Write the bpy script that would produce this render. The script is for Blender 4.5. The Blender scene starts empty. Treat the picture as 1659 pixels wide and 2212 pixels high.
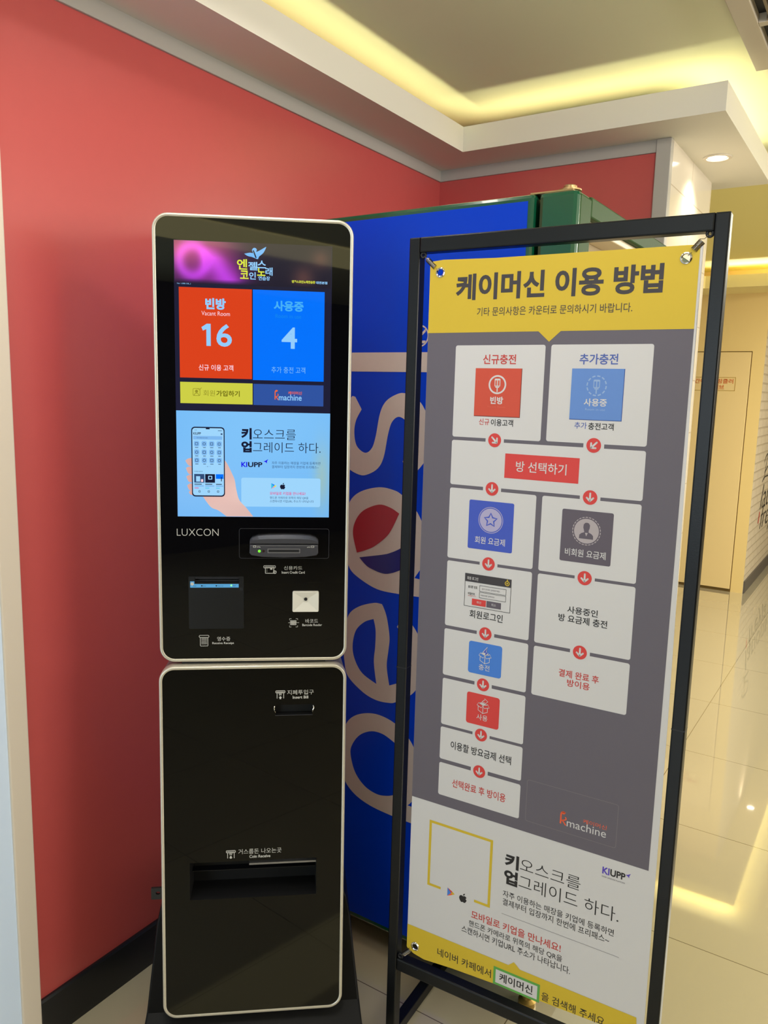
import bpy, math, random
from mathutils import Vector, Matrix
from mathutils.geometry import tessellate_polygon

scene = bpy.context.scene
col = scene.collection
random.seed(4)

# ------------------------------------------------------------------ camera
EYE = 1.5
cam_d = bpy.data.cameras.new('camera')
cam_d.sensor_fit = 'VERTICAL'
cam_d.sensor_height = 36.0
cam_d.lens = 36.0 * 1702.18 / 2212.0
cam_d.clip_start = 0.02
cam = bpy.data.objects.new('camera', cam_d)
col.objects.link(cam)
pitch, roll, yaw = 0.154968, 0.0244358, -0.574034
fw = Vector((math.sin(yaw), math.cos(yaw), 0)); rt = Vector((math.cos(yaw), -math.sin(yaw), 0)); up = Vector((0, 0, 1))
f2 = fw * math.cos(pitch) - up * math.sin(pitch)
u2 = up * math.cos(pitch) + fw * math.sin(pitch)
r3 = rt * math.cos(roll) + u2 * math.sin(roll)
u3 = u2 * math.cos(roll) - rt * math.sin(roll)
cam.matrix_world = Matrix(((r3.x, u3.x, -f2.x, 0), (r3.y, u3.y, -f2.y, 0), (r3.z, u3.z, -f2.z, EYE), (0, 0, 0, 1)))
scene.camera = cam

# ------------------------------------------------------------------ view + world
scene.view_settings.view_transform = 'Standard'
scene.view_settings.look = 'None'
scene.view_settings.exposure = -0.2
scene.view_settings.gamma = 1.0
scene.view_settings.use_curve_mapping = False
world = bpy.data.worlds.new('world'); scene.world = world
world.use_nodes = True
world.node_tree.nodes['Background'].inputs[0].default_value = (0.55, 0.6, 0.7, 1)
world.node_tree.nodes['Background'].inputs[1].default_value = 0.05

# ------------------------------------------------------------------ lights
def area(name, loc, size, power, color, target=None, shape='RECTANGLE', spread=180):
    d = bpy.data.lights.new(name, 'AREA'); d.shape = shape
    d.size = size[0]; d.size_y = size[1]; d.energy = power; d.color = color
    d.spread = math.radians(spread)
    o = bpy.data.objects.new(name, d); col.objects.link(o); o.location = loc
    if target is not None:
        o.rotation_euler = (Vector(target) - Vector(loc)).to_track_quat('-Z', 'Y').to_euler()
    return o

WARM = (1.0, 0.86, 0.66)
NEUT = (1.0, 0.95, 0.88)
# ceiling strip and panel lamps out of view, then added fill lights
area('ceiling_strip_lamp', (-1.08, 0.65, 2.43), (0.05, 1.9), 6.5, NEUT, spread=132)
area('ceiling_panel_lamp', (1.25, 0.9, 2.40), (1.3, 3.2), 15, NEUT)
area('rear_fill_light', (-0.4, -3.8, 1.5), (2.0, 2.0), 58, (0.78, 0.91, 1.0), target=(-0.4, 0.0, 1.3))  # added cool fill from behind the camera; no known window there
area('right_fill_light', (3.7, 2.6, 1.85), (3.2, 1.1), 112, (1.0, 0.965, 0.905), target=(-1.5, 2.6, 1.85))  # added side fill to brighten red wall and fascia, not an actual window
area('corner_fill_light', (0.1, 1.25, 2.42), (0.3, 0.3), 7.5, NEUT, target=(-1.5, 2.5, 1.85), spread=110)  # unseen light added to lift the dark corner of the red wall
area('overhead_fill_light', (-0.5, 0.45, 2.43), (0.5, 0.5), 8.5, NEUT)  # added overhead fill for the floor and lower parts, no known fixture
area('corridor_fill_light', (1.0, 4.9, 2.42), (1.2, 2.4), 160, (0.97, 0.95, 0.80))  # added to brighten the far wall and corridor; source is invented
# LED tubes lying in the ceiling cove, shining up
YEL = (1.0, 0.95, 0.54)
def cove(name, loc, length, power, aim, c=YEL):
    area(name, loc, (length, 0.02), power, c, target=(loc[0] + 0.72*aim[0], loc[1] + 0.72*aim[1], loc[2] + 0.69))
PALEY = (1.0, 0.97, 0.80)
cove('cove_tube_left', (-1.368, 0.6, 2.305), 3.8, 5.7, (1, 0))
cove('cove_tube_back', (-0.93, 2.574, 2.305), 0.80, 1.55, (0, -1))
cove('cove_tube_right', (-0.605, 2.98, 2.312), 0.74, 1.5, (1, 0))
cove('cove_tube_far', (-0.98, 6.22, 2.30), 0.56, 2.4, (0, -1), PALEY)
cove('cove_tube_brick', (-0.78, 8.6, 2.30), 4.8, 9, (1, 0), PALEY)

# ------------------------------------------------------------------ materials
def lin(c):
    c /= 255.0
    return c / 12.92 if c <= 0.04045 else ((c + 0.055) / 1.055) ** 2.4
def S(r, g, b): return (lin(r), lin(g), lin(b), 1.0)
MATS = {}
def mat(name, rgb, rough=0.5, metal=0.0, spec=0.5, coat=0.0, emit=None, bump=0.0, bscale=60.0, var=0.0):
    if name in MATS: return MATS[name]
    m = bpy.data.materials.new(name); m.use_nodes = True
    nt = m.node_tree; b = nt.nodes['Principled BSDF']
    b.inputs['Base Color'].default_value = S(*rgb)
    b.inputs['Roughness'].default_value = rough
    b.inputs['Metallic'].default_value = metal
    b.inputs['Specular IOR Level'].default_value = spec
    b.inputs['Coat Weight'].default_value = coat
    b.inputs['Coat Roughness'].default_value = 0.03
    if emit is not None:
        b.inputs['Emission Color'].default_value = S(*emit)
        b.inputs['Emission Strength'].default_value = 1.0
    if bump or var:
        tc = nt.nodes.new('ShaderNodeTexCoord'); nz = nt.nodes.new('ShaderNodeTexNoise')
        nz.inputs['Scale'].default_value = bscale; nz.inputs['Detail'].default_value = 3
        nt.links.new(tc.outputs['Object'], nz.inputs['Vector'])
        if bump:
            bp = nt.nodes.new('ShaderNodeBump'); bp.inputs['Strength'].default_value = bump; bp.inputs['Distance'].default_value = 0.002
            nt.links.new(nz.outputs['Fac'], bp.inputs['Height']); nt.links.new(bp.outputs['Normal'], b.inputs['Normal'])
        if var:
            mx = nt.nodes.new('ShaderNodeMix'); mx.data_type = 'RGBA'
            a = S(*rgb)
            mx.inputs[6].default_value = tuple(x * (1 - var) for x in a[:3]) + (1,)
            mx.inputs[7].default_value = tuple(min(1, x * (1 + var)) for x in a[:3]) + (1,)
            nt.links.new(nz.outputs['Fac'], mx.inputs[0]); nt.links.new(mx.outputs[2], b.inputs['Base Color'])
    MATS[name] = m
    return m
def glow(name, rgb, base=(4, 4, 6), k=1.12):
    """a lit piece of screen behind clear glass"""
    m = mat(name, base, rough=0.04, emit=rgb)
    m.node_tree.nodes['Principled BSDF'].inputs['Emission Strength'].default_value = k
    return m
def attr_glow(name):
    m = mat(name, (4, 4, 6), rough=0.04, emit=(0, 0, 0))
    nt = m.node_tree; a = nt.nodes.new('ShaderNodeAttribute'); a.attribute_name = 'picture'
    nt.links.new(a.outputs['Color'], nt.nodes['Principled BSDF'].inputs['Emission Color'])
    nt.nodes['Principled BSDF'].inputs['Emission Strength'].default_value = 1.12
    return m
def tiles(name, rgb, mortar, axes, w, h, gap, offset, rough, bump, shift=(0, 0), dist=0.003, spec=0.5, smooth=0.1):
    m = mat(name, rgb, rough=rough, spec=spec)
    nt = m.node_tree; b = nt.nodes['Principled BSDF']
    tc = nt.nodes.new('ShaderNodeTexCoord'); sp = nt.nodes.new('ShaderNodeSeparateXYZ'); cb = nt.nodes.new('ShaderNodeCombineXYZ')
    nt.links.new(tc.outputs['Object'], sp.inputs[0])
    for i, ax in enumerate(axes):
        ad = nt.nodes.new('ShaderNodeMath'); ad.operation = 'ADD'; ad.inputs[1].default_value = shift[i]
        nt.links.new(sp.outputs[ax], ad.inputs[0]); nt.links.new(ad.outputs[0], cb.inputs[i])
    br = nt.nodes.new('ShaderNodeTexBrick')
    br.offset = offset; br.squash = 1.0
    br.inputs['Scale'].default_value = 1.0; br.inputs['Brick Width'].default_value = w; br.inputs['Row Height'].default_value = h
    br.inputs['Mortar Size'].default_value = gap; br.inputs['Mortar Smooth'].default_value = smooth
    c = S(*rgb)
    br.inputs['Color1'].default_value = c; br.inputs['Color2'].default_value = tuple(x * 0.985 for x in c[:3]) + (1,)
    br.inputs['Mortar'].default_value = S(*mortar)
    nt.links.new(cb.outputs[0], br.inputs['Vector']); nt.links.new(br.outputs['Color'], b.inputs['Base Color'])
    if bump:
        bp = nt.nodes.new('ShaderNodeBump'); bp.invert = True; bp.inputs['Strength'].default_value = bump; bp.inputs['Distance'].default_value = dist
        nt.links.new(br.outputs['Fac'], bp.inputs['Height']); nt.links.new(bp.outputs['Normal'], b.inputs['Normal'])
    return m

RED = mat('red_wall_paint', (190, 80, 77), rough=0.32, bump=0.05, bscale=35, var=0.03)
GREYTRIM = mat('grey_trim_paint', (172, 168, 160), rough=0.4, bump=0.03)
SOFFIT = mat('white_soffit_paint', (222, 217, 204), rough=0.6, bump=0.03)
CEIL = mat('ceiling_paint', (221, 221, 190), rough=0.8, bump=0.05, bscale=90)
BASEB = mat('black_baseboard', (22, 23, 26), rough=0.35, bump=0.04)
BEIGE = mat('beige_jamb', (216, 204, 188), rough=0.45, bump=0.03)
PALE = mat('pale_blue_panel', (212, 230, 255), rough=0.4, bump=0.03)
YELW = mat('yellow_wall_paint', (236, 207, 140), rough=0.5, bump=0.04)
YELD = mat('yellow_door_paint', (237, 209, 150), rough=0.45, bump=0.03)
GAPD = mat('door_gap', (96, 72, 20), rough=0.8, bump=0.02)
BLK = mat('black_powder_coat', (13, 14, 16), rough=0.32, spec=0.3, bump=0.05, bscale=400)
BLKP = mat('black_plastic', (14, 14, 20), rough=0.45, bump=0.03)
GLASS = mat('black_glass', (5, 5, 8), rough=0.02, spec=0.5, var=0.02)
GLASS2 = mat('black_glass_lower', (5, 5, 6), rough=0.03, spec=0.32, var=0.02)
SILV = mat('champagne_aluminium', (214, 207, 192), rough=0.34, metal=0.6, bump=0.03, bscale=600)
SILV2 = mat('grey_aluminium', (150, 148, 150), rough=0.4, metal=0.6, bump=0.03, bscale=600)
CHROME = mat('chrome', (205, 200, 192), rough=0.12, metal=1.0, var=0.02)
STEEL = mat('spring_steel', (150, 142, 132), rough=0.22, metal=1.0, var=0.03)
DGREY = mat('reader_plastic', (54, 54, 61), rough=0.42, bump=0.05, bscale=500)
VOID = mat('dark_void', (2, 2, 5), rough=0.6, var=0.02)
PRINTW = mat('white_print', (196, 194, 190), rough=0.45, var=0.02)
ETCH = mat('faint_grey_line', (58, 58, 66), rough=0.3, var=0.02)

# ------------------------------------------------------------------ mesh helpers
def V(*a): return Vector(a)
class Surf:
    """a flat surface: origin, u to the right, v downwards, n towards the viewer"""
    def __init__(s, o, u, v):
        s.o = Vector(o); s.u = Vector(u).normalized(); s.v = Vector(v).normalized(); s.n = s.v.cross(s.u).normalized()
    def p(s, u, v, w=0.0): return s.o + s.u * u + s.v * v + s.n * w

class MB:
    def __init__(s): s.v = []; s.f = []; s.m = []; s.mats = []; s.cols = None; s.smooth = []
    def mi(s, m):
        if m not in s.mats: s.mats.append(m)
        return s.mats.index(m)
    def add(s, verts, faces, m, smooth=False):
        k = len(s.v); i = s.mi(m)
        s.v += [Vector(x) for x in verts]
        for f in faces:
            s.f.append([a + k for a in f]); s.m.append(i); s.smooth.append(smooth)
        return s
    def box(s, lo, hi, m):
        x0, y0, z0 = lo; x1, y1, z1 = hi
        v = [(x0,y0,z0),(x1,y0,z0),(x1,y1,z0),(x0,y1,z0),(x0,y0,z1),(x1,y0,z1),(x1,y1,z1),(x0,y1,z1)]
        return s.add(v, [(0,3,2,1),(4,5,6,7),(0,1,5,4),(1,2,6,5),(2,3,7,6),(3,0,4,7)], m)
    def loft(s, sf, rings, m, cap0=True, cap1=True, smooth=False):
        n = len(rings[0][0]); verts = []
        for pts, w in rings:
            verts += [sf.p(a, b, w) for a, b in pts]
        faces = []
        for r in range(len(rings) - 1):
            for i in range(n):
                j = (i + 1) % n
                faces.append((r*n+i, (r+1)*n+i, (r+1)*n+j, r*n+j))
        if cap0: faces.append(tuple(range(n)))
        if cap1: faces.append(tuple(range((len(rings)-1)*n + n - 1, (len(rings)-1)*n - 1, -1)))
        return s.add(verts, faces, m, smooth)
    def tube(s, pts, r, m, seg=10, closed=False, rr=None):
        pts = [Vector(p) for p in pts]; n = len(pts); verts = []; faces = []
        prev = None
        for i, p in enumerate(pts):
            a = pts[i-1] if (i > 0 or closed) else pts[i]; b = pts[(i+1) % n] if (i < n-1 or closed) else pts[i]
            t = (b - a).normalized()
            if prev is None:
                x = t.orthogonal().normalized()
            else:
                x = (prev - t * prev.dot(t)).normalized()
            prev = x; y = t.cross(x)
            q = rr[i] if rr else r
            for k in range(seg):
                an = 2*math.pi*k/seg
                verts.append(p + x*math.cos(an)*q + y*math.sin(an)*q)
        for i in range(n if closed else n-1):
            j = (i+1) % n
            for k in range(seg):
                l = (k+1) % seg
                faces.append((i*seg+k, i*seg+l, j*seg+l, j*seg+k))
        if not closed:
            faces.append(tuple(range(seg-1, -1, -1))); faces.append(tuple(range((n-1)*seg, n*seg)))
        return s.add(verts, faces, m, True)
    def lathe(s, c, axis, prof, m, seg=28, caps=True):
        """prof: list of (radius, distance along axis)"""
        axis = Vector(axis).normalized(); x = axis.orthogonal().normalized(); y = axis.cross(x); c = Vector(c)
        verts = []; faces = []
        for r, d in prof:
            for k in range(seg):
                a = 2*math.pi*k/seg
                verts.append(c + axis*d + (x*math.cos(a) + y*math.sin(a))*r)
        for i in range(len(prof)-1):
            for k in range(seg):
                l = (k+1) % seg
                faces.append((i*seg+k, i*seg+l, (i+1)*seg+l, (i+1)*seg+k))
        if caps and prof[0][0] > 1e-6 and abs(prof[0][0]-prof[-1][0])+abs(prof[0][1]-prof[-1][1]) > 1e-6:
            faces.append(tuple(range(seg-1, -1, -1)))
            faces.append(tuple(range((len(prof)-1)*seg, len(prof)*seg)))
        return s.add(verts, faces, m, True)
    # flat artwork -------------------------------------------------
    def flat(s, sf, shape, w, m):
        pts, faces = shape
        return s.add([sf.p(a, b, w) for a, b in pts], faces, m)

def cr(pts, n=6):
    """smooth open curve through points"""
    out = []
    P = [pts[0]] + list(pts) + [pts[-1]]
    for i in range(1, len(P)-2):
        p0, p1, p2, p3 = P[i-1:i+3]
        for k in range(n):
            t = k/n
            out.append(tuple(0.5*((2*p1[d]) + (-p0[d]+p2[d])*t + (2*p0[d]-5*p1[d]+4*p2[d]-p3[d])*t*t + (-p0[d]+3*p1[d]-3*p2[d]+p3[d])*t**3) for d in (0, 1)))
    out.append(tuple(pts[-1]))
    return out
def poly(outer, *holes):
    loops = [list(outer)] + [list(h) for h in holes]
    flat = [p for l in loops for p in l]
    tris = tessellate_polygon([[Vector((p[0], p[1], 0)) for p in l] for l in loops])
    return flat, [tuple(t) for t in tris]
def rrect(u0, u1, v0, v1, r, n=6):
    pts = []
    r = min(r, (u1-u0)/2, (v1-v0)/2)
    for cx, cy, a0 in ((u1-r, v1-r, 0), (u0+r, v1-r, 90), (u0+r, v0+r, 180), (u1-r, v0+r, 270)):
        for k in range(n+1):
            a = math.radians(a0 + 90*k/n)
            pts.append((cx + r*math.cos(a), cy + r*math.sin(a)))
    return pts
def profile(u0, u1, v0, v1, bev, w0, w1, r=None, n=3):
    """rings of a box with softened front edge; front at w1"""
    if bev <= 0: 
        q = [(u1, v1), (u0, v1), (u0, v0), (u1, v0)]
        return [(q, w0), (q, w1)]
    r = r or bev
    R = lambda i: rrect(u0+i, u1-i, v0+i, v1-i, max(r-i, bev*0.3), n)
    return [(R(0), w0), (R(0), w1-bev), (R(bev*0.3), w1-bev*0.3), (R(bev), w1)]
def RECT(u0, u1, v0, v1): return [(u0, v0), (u1, v0), (u1, v1), (u0, v1)], [(0, 1, 2, 3)]
def RR(u0, u1, v0, v1, r, n=5): 
    q = rrect(u0, u1, v0, v1, r, n); return q, [tuple(range(len(q)))]
def circ(cx, cy, r, n=40, ry=None): return [(cx + r*math.cos(2*math.pi*k/n), cy + (ry or r)*math.sin(2*math.pi*k/n)) for k in range(n)]
def DISC(cx, cy, r, n=40, ry=None):
    q = circ(cx, cy, r, n, ry); return q, [tuple(range(n))]
def RING(cx, cy, r1, r0, n=40):
    a = circ(cx, cy, r1, n); b = circ(cx, cy, r0, n)
    return a + b, [(i, (i+1) % n, n+(i+1) % n, n+i) for i in range(n)]
def OUT(u0, u1, v0, v1, t, r=0.0):
    """outline of a (rounded) rectangle, t thick"""
    if r <= 0:
        a = [(u0, v0), (u1, v0), (u1, v1), (u0, v1)]; b = [(u0+t, v0+t), (u1-t, v0+t), (u1-t, v1-t), (u0+t, v1-t)]
    else:
        a = rrect(u0, u1, v0, v1, r); b = rrect(u0+t, u1-t, v0+t, v1-t, max(r-t, t*0.2))
    n = len(a)
    return a + b, [(i, (i+1) % n, n+(i+1) % n, n+i) for i in range(n)]
def LINE(pts, t, closed=False):
    """stroke of constant width along points"""
    n = len(pts); L = []; Rr = []
    for i in range(n):
        a = pts[i-1] if (i > 0 or closed) else pts[i]; b = pts[(i+1) % n] if (i < n-1 or closed) else pts[i]
        dx, dy = b[0]-a[0], b[1]-a[1]; d = math.hypot(dx, dy) or 1
        nx, ny = -dy/d*t/2, dx/d*t/2
        L.append((pts[i][0]+nx, pts[i][1]+ny)); Rr.append((pts[i][0]-nx, pts[i][1]-ny))
    m = n if closed else n-1
    return L + Rr, [(i, (i+1) % n, n+(i+1) % n, n+i) for i in range(m)]
def DASH(cx, cy, r, t, n, duty=0.65):
    P = []; F = []
    for k in range(n):
        a0 = 2*math.pi*k/n; a1 = a0 + 2*math.pi/n*duty
        q = [(cx+r*math.cos(a0+(a1-a0)*j/3), cy+r*math.sin(a0+(a1-a0)*j/3)) for j in range(4)]
        p, f = LINE(q, t); o = len(P); P += p; F += [tuple(x+o for x in g) for g in f]
    return P, F
def JOIN(*shapes):
    P = []; F = []
    for p, f in shapes:
        o = len(P); P += list(p); F += [tuple(x+o for x in g) for g in f]
    return P, F
_tc = {}
def TEXT(s, u0, u1, v0, v1, weight=0.0, rot=0, shear=0.0):
    """lettering stretched to fill the given box"""
    key = (s, weight, shear)
    if key not in _tc:
        c = bpy.data.curves.new('t', 'FONT'); c.body = s; c.size = 1.0; c.offset = weight; c.resolution_u = 4; c.space_line = 0.9
        c.shear = shear
        c.align_x = 'CENTER'
        o = bpy.data.objects.new('t', c); col.objects.link(o)
        dg = bpy.context.evaluated_depsgraph_get(); me = o.evaluated_get(dg).to_mesh()
        P = [(v.co.x, -v.co.y) for v in me.vertices]; F = [tuple(p.vertices) for p in me.polygons]
        o.evaluated_get(dg).to_mesh_clear()
        bpy.data.objects.remove(o); bpy.data.curves.remove(c)
        _tc[key] = (P, F)
    P, F = _tc[key]
    if rot == 90:   # reads upwards
        P = [(y, -x) for x, y in P]
    xs = [p[0] for p in P]; ys = [p[1] for p in P]
    a0, a1, b0, b1 = min(xs), max(xs), min(ys), max(ys)
    return [(u0 + (p[0]-a0)/(a1-a0)*(u1-u0), v0 + (p[1]-b0)/(b1-b0)*(v1-v0)) for p in P], F

def origin_of(o):
    p = Vector((0, 0, 0))
    while o is not None:
        p += o.location; o = o.parent
    return p
def build(name, mb, parent=None, bevel=0.0, **props):
    base = origin_of(parent) if parent else Vector((0, 0, 0))
    loc = Vector((0, 0, 0))
    if parent is None and 'at' in props: loc = Vector(props.pop('at'))
    me = bpy.data.meshes.new(name)
    me.from_pydata([tuple(v - base - loc) for v in mb.v], [], mb.f)
    for m in mb.mats: me.materials.append(m)
    me.polygons.foreach_set('material_index', mb.m)
    me.polygons.foreach_set('use_smooth', mb.smooth)
    if mb.cols:
        a = me.color_attributes.new('picture', 'FLOAT_COLOR', 'POINT')
        for i, c in enumerate(mb.cols): a.data[i].color = c
    me.update()
    if any(mb.smooth):
        try: me.set_sharp_from_angle(angle=math.radians(42))
        except Exception: pass
    o = bpy.data.objects.new(name, me); col.objects.link(o); o.location = loc
    if parent: o.parent = parent
    if bevel:
        b = o.modifiers.new('bevel', 'BEVEL'); b.width = bevel; b.segments = 2; b.limit_method = 'ANGLE'; b.angle_limit = math.radians(50)
    for k, v in props.items(): o[k] = v
    return o
def thing(name, loc, label, category, group=None):
    o = bpy.data.objects.new(name, None); col.objects.link(o); o.location = loc; o.empty_display_size = 0.05
    o['label'] = label; o['category'] = category
    if group: o['group'] = group
    return o
def struct(name, mb, bevel=0.0):
    return build(name, mb, None, bevel, kind='structure')
def picture(sf, u0, u1, v0, v1, w, nu, nv, fn, m):
    """screen picture: a grid whose colours come from fn(x, y) in 0..1, sRGB 0..255"""
    b = MB(); P = []; C = []
    for j in range(nv+1):
        for i in range(nu+1):
            x, y = i/nu, j/nv
            P.append(sf.p(u0+(u1-u0)*x, v0+(v1-v0)*y, w)); C.append(S(*fn(x, y)))
    F = [(j*(nu+1)+i, j*(nu+1)+i+1, (j+1)*(nu+1)+i+1, (j+1)*(nu+1)+i) for j in range(nv) for i in range(nu)]
    b.add(P, F, m); b.cols = C
    return b
# ------------------------------------------------------------------ the room
XW = -1.5045; YB = 2.650; CH = 2.44; SOF = 2.29
FLOOR = tiles('floor_tile', (186, 175, 148), (106, 95, 72), (0, 1), 0.631, 0.631, 0.0014, 0.0, 0.03, 0.0, shift=(0.645, 0.392), spec=1.0)
FLOOR.node_tree.nodes['Principled BSDF'].inputs['Coat Weight'].default_value = 1.0
FLOOR.node_tree.nodes['Principled BSDF'].inputs['Coat IOR'].default_value = 1.85
struct('floor', MB().box((-1.7, -4.0, -0.06), (4.0, 12.0, 0.0), FLOOR))
struct('wall_left', MB().box((-1.62, 0.931, 0.0), (XW, YB, 2.44), RED))
b = MB().box((XW, YB, 0.0), (-0.727, YB + 0.10, 2.40), RED)
struct('wall_back', b)
TILEW = tiles('glossy_wall_tile', (226, 216, 200), (196, 182, 160), (1, 2), 0.30, 0.20, 0.0022, 0.0, 0.13, 0.25, shift=(0.05, 0.04), dist=0.002, spec=0.6)
struct('pillar_tiled', MB().box((-1.2, YB + 0.004, 0.0), (-0.683, 3.26, 2.40), TILEW))
struct('trim_3', MB().box((-0.727, YB - 0.012, 0.0), (-0.681, YB + 0.02, SOF), GREYTRIM), bevel=0.002)
struct('trim_1', MB().box((XW - 0.01, 0.931, 2.252), (XW + 0.007, YB, SOF + 0.004), GREYTRIM), bevel=0.002)
struct('trim_2', MB().box((XW, YB - 0.007, 2.252), (-0.727, YB + 0.01, SOF + 0.004), GREYTRIM), bevel=0.002)
b = MB()
prof = [(XW - 0.005, 0.0), (XW + 0.014, 0.0), (XW + 0.014, 0.012), (XW + 0.010, 0.10), (XW + 0.006, 0.105), (XW - 0.005, 0.105)]
v = [(x, y, z) for y in (0.931, YB) for x, z in prof]
b.add(v, [(i, (i+1) % 6, 6+(i+1) % 6, 6+i) for i in range(6)] + [(5, 4, 3, 2, 1, 0), (6, 7, 8, 9, 10, 11)], BASEB)
struct('baseboard_left', b)
struct('trim_4', MB().box((-1.64, 0.885, 0.0), (-1.495, 0.931, 2.44), BEIGE), bevel=0.003)
struct('wall_entrance', MB().box((-1.64, -4.0, 0.0), (-1.50, 0.885, 2.44), PALE))
# dropped soffit with its upstanding fascia: left run, back run and the short run past the pillar
def slab(lo, hi): return MB().box(lo, hi, SOFFIT)
b = MB()
T = 0.012; FT = 2.369
b.box((-1.60, -4.0, SOF), (-1.321, 2.474, SOF + T), SOFFIT)
b.box((-1.60, 2.474, SOF), (-0.498, 3.365, SOF + T), SOFFIT)
b.box((-1.333, -4.0, SOF + T), (-1.321, 2.486, FT), SOFFIT)
b.box((-1.321, 2.474, SOF + T), (-0.498, 2.486, FT), SOFFIT)
b.box((-0.510, 2.486, SOF + T), (-0.498, 3.365, FT), SOFFIT)
b.box((-0.90, 3.353, SOF + T), (-0.510, 3.365, FT), SOFFIT)
struct('ceiling_soffit', b)
struct('ceiling', MB().box((-1.62, -4.0, CH), (4.0, 3.5, CH + 0.1), CEIL))
struct('ceiling_corridor', MB().box((-2.4, 3.5, 2.433), (4.0, 12.0, 2.55), mat('yellow_ceiling_paint', (234, 221, 146), rough=0.7, bump=0.04)))
# far end: yellow wall with a flush door, a ledge above, and the brick wall running on
YD = 6.511
b = MB().box((-2.4, YD, 0.0), (-0.8865, YD + 0.16, 2.433), YELW)
struct('wall_far', b)
LEDGE = mat('pale_yellow_ledge', (238, 222, 158), rough=0.5, bump=0.03)
b = MB()
b.box((-2.4, 3.4, 2.265), (-1.33, YD, 2.277), LEDGE); b.box((-1.33, 6.12, 2.265), (-0.68, YD, 2.277), LEDGE); b.box((-0.885, YD, 2.265), (-0.68, 11.5, 2.277), LEDGE)
b.box((-1.342, 3.4, 2.277), (-1.33, 6.06, 2.35), LEDGE); b.box((-1.27, 6.12, 2.277), (-0.692, 6.132, 2.35), LEDGE); b.box((-0.692, 6.12, 2.277), (-0.68, 11.5, 2.35), LEDGE)
ch = [(-1.33, 6.06), (-1.27, 6.12), (-1.27, 6.132), (-1.342, 6.06)]
b.add([(x, y, 2.265) for x, y in ch] + [(x, y, 2.35) for x, y in ch], [(0, 1, 5, 4), (1, 2, 6, 5), (2, 3, 7, 6), (3, 0, 4, 7), (4, 5, 6, 7), (3, 2, 1, 0)], LEDGE)
struct('ceiling_ledge', b)
d = thing('door_1', (-1.38, YD, 0), 'flush yellow door with a red sprinkler valve notice at the end of the corridor', 'door'); d['kind'] = 'structure'
build('door_gap', MB().box((-1.765, YD - 0.004, 0.0), (-0.974, YD + 0.01, 1.843), GAPD), d)
build('door_leaf', MB().box((-1.76, YD - 0.010, 0.022), (-0.980, YD + 0.004, 1.837), YELD), d, bevel=0.002)
SD = Surf((0, YD - 0.0105, 0), (1, 0, 0), (0, 0, -1))
ORN = mat('orange_red_sign_ink', (205, 92, 26), rough=0.5, var=0.02)
b = MB()
b.flat(SD, OUT(-1.382, -1.072, -1.650, -1.547, 0.0035), 0.0003, mat('sign_border_ink', (176, 140, 46), rough=0.5, var=0.02))
b.flat(SD, TEXT('간이스프링클러', -1.365, -1.088, -1.638, -1.602, 0.012), 0.0004, ORN)
b.flat(SD, TEXT('제어밸브', -1.302, -1.150, -1.594, -1.556, 0.012), 0.0004, ORN)
build('sign_lettering', b, d)
BRICK = tiles('white_painted_brick', (206, 191, 168), (190, 174, 150), (1, 2), 0.21, 0.067, 0.006, 0.5, 0.5, 1.0, dist=0.006, smooth=0.4)
struct('wall_brick', MB().box((-1.10, YD + 0.165, 0.0), (-0.885, 12.0, 2.433), BRICK).box((-0.90, YD + 0.0005, 0.0), (-0.8845, YD + 0.165, 2.433), BRICK))
struct('baseboard_brick', MB().box((-0.90, YD + 0.003, 0.0), (-0.874, 12.0, 0.095), mat('grey_baseboard', (88, 82, 78), rough=0.5, bump=0.03)))
# brush lettering on the brick (only its beginning shows at the edge of the photograph)
SB = Surf((-0.8840, 0, 0), (0, 1, 0), (0, 0, -1))
INK = mat('black_brush_ink', (48, 44, 42), rough=0.6, var=0.03); INKR = mat('red_brush_ink', (196, 58, 52), rough=0.6, var=0.03)
b = MB()
b.flat(SB, LINE(cr([(7.02, -0.99), (7.10, -1.04), (7.30, -1.05), (7.36, -0.98), (7.20, -0.93), (7.08, -0.90)]), 0.012), 0.001, INK)
b.flat(SB, LINE(cr([(7.16, -1.04), (7.12, -0.94), (7.08, -0.84)]), 0.012), 0.001, INK)
b.flat(SB, LINE(cr([(7.00, -0.83), (7.10, -0.86), (7.30, -0.86)]), 0.012), 0.001, INK)
b.flat(SB, TEXT('lations', 7.00, 8.30, -0.80, -0.60, -0.012, shear=0.3), 0.001, INK)
b.flat(SB, TEXT('freyja', 7.10, 8.10, -0.62, -0.36, -0.012, shear=0.3), 0.001, INK)
b.flat(SB, LINE([(7.02, -0.58), (6.98, -0.49)], 0.035), 0.001, INKR)
struct('trim_lettering', b)
# the parts of the room behind the photographer
DARKW = mat('dark_shop_wall', (64, 60, 60), rough=0.7, bump=0.04)
struct('wall_right', MB().box((3.9, -4.0, 0), (4.0, 12.0, 2.52), mat('beige_shop_wall', (150, 136, 112), rough=0.7, bump=0.04)))
struct('wall_rear', MB().box((-1.7, -4.0, 0), (4.0, -3.9, 2.44), DARKW))
struct('wall_end', MB().box((-1.0, 11.9, 0), (4.0, 12.0, 2.52), mat('cream_end_wall', (205, 186, 150), rough=0.6, bump=0.04)))

# lit cove over the rear of the room, seen mirrored in the kiosk glass
struct('ceiling_rear_cove', MB().box((0.0, -2.05, 2.428), (3.2, -1.45, 2.439), glow('cove_glow', (255, 242, 172), base=(225, 214, 178), k=1.9)))

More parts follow.
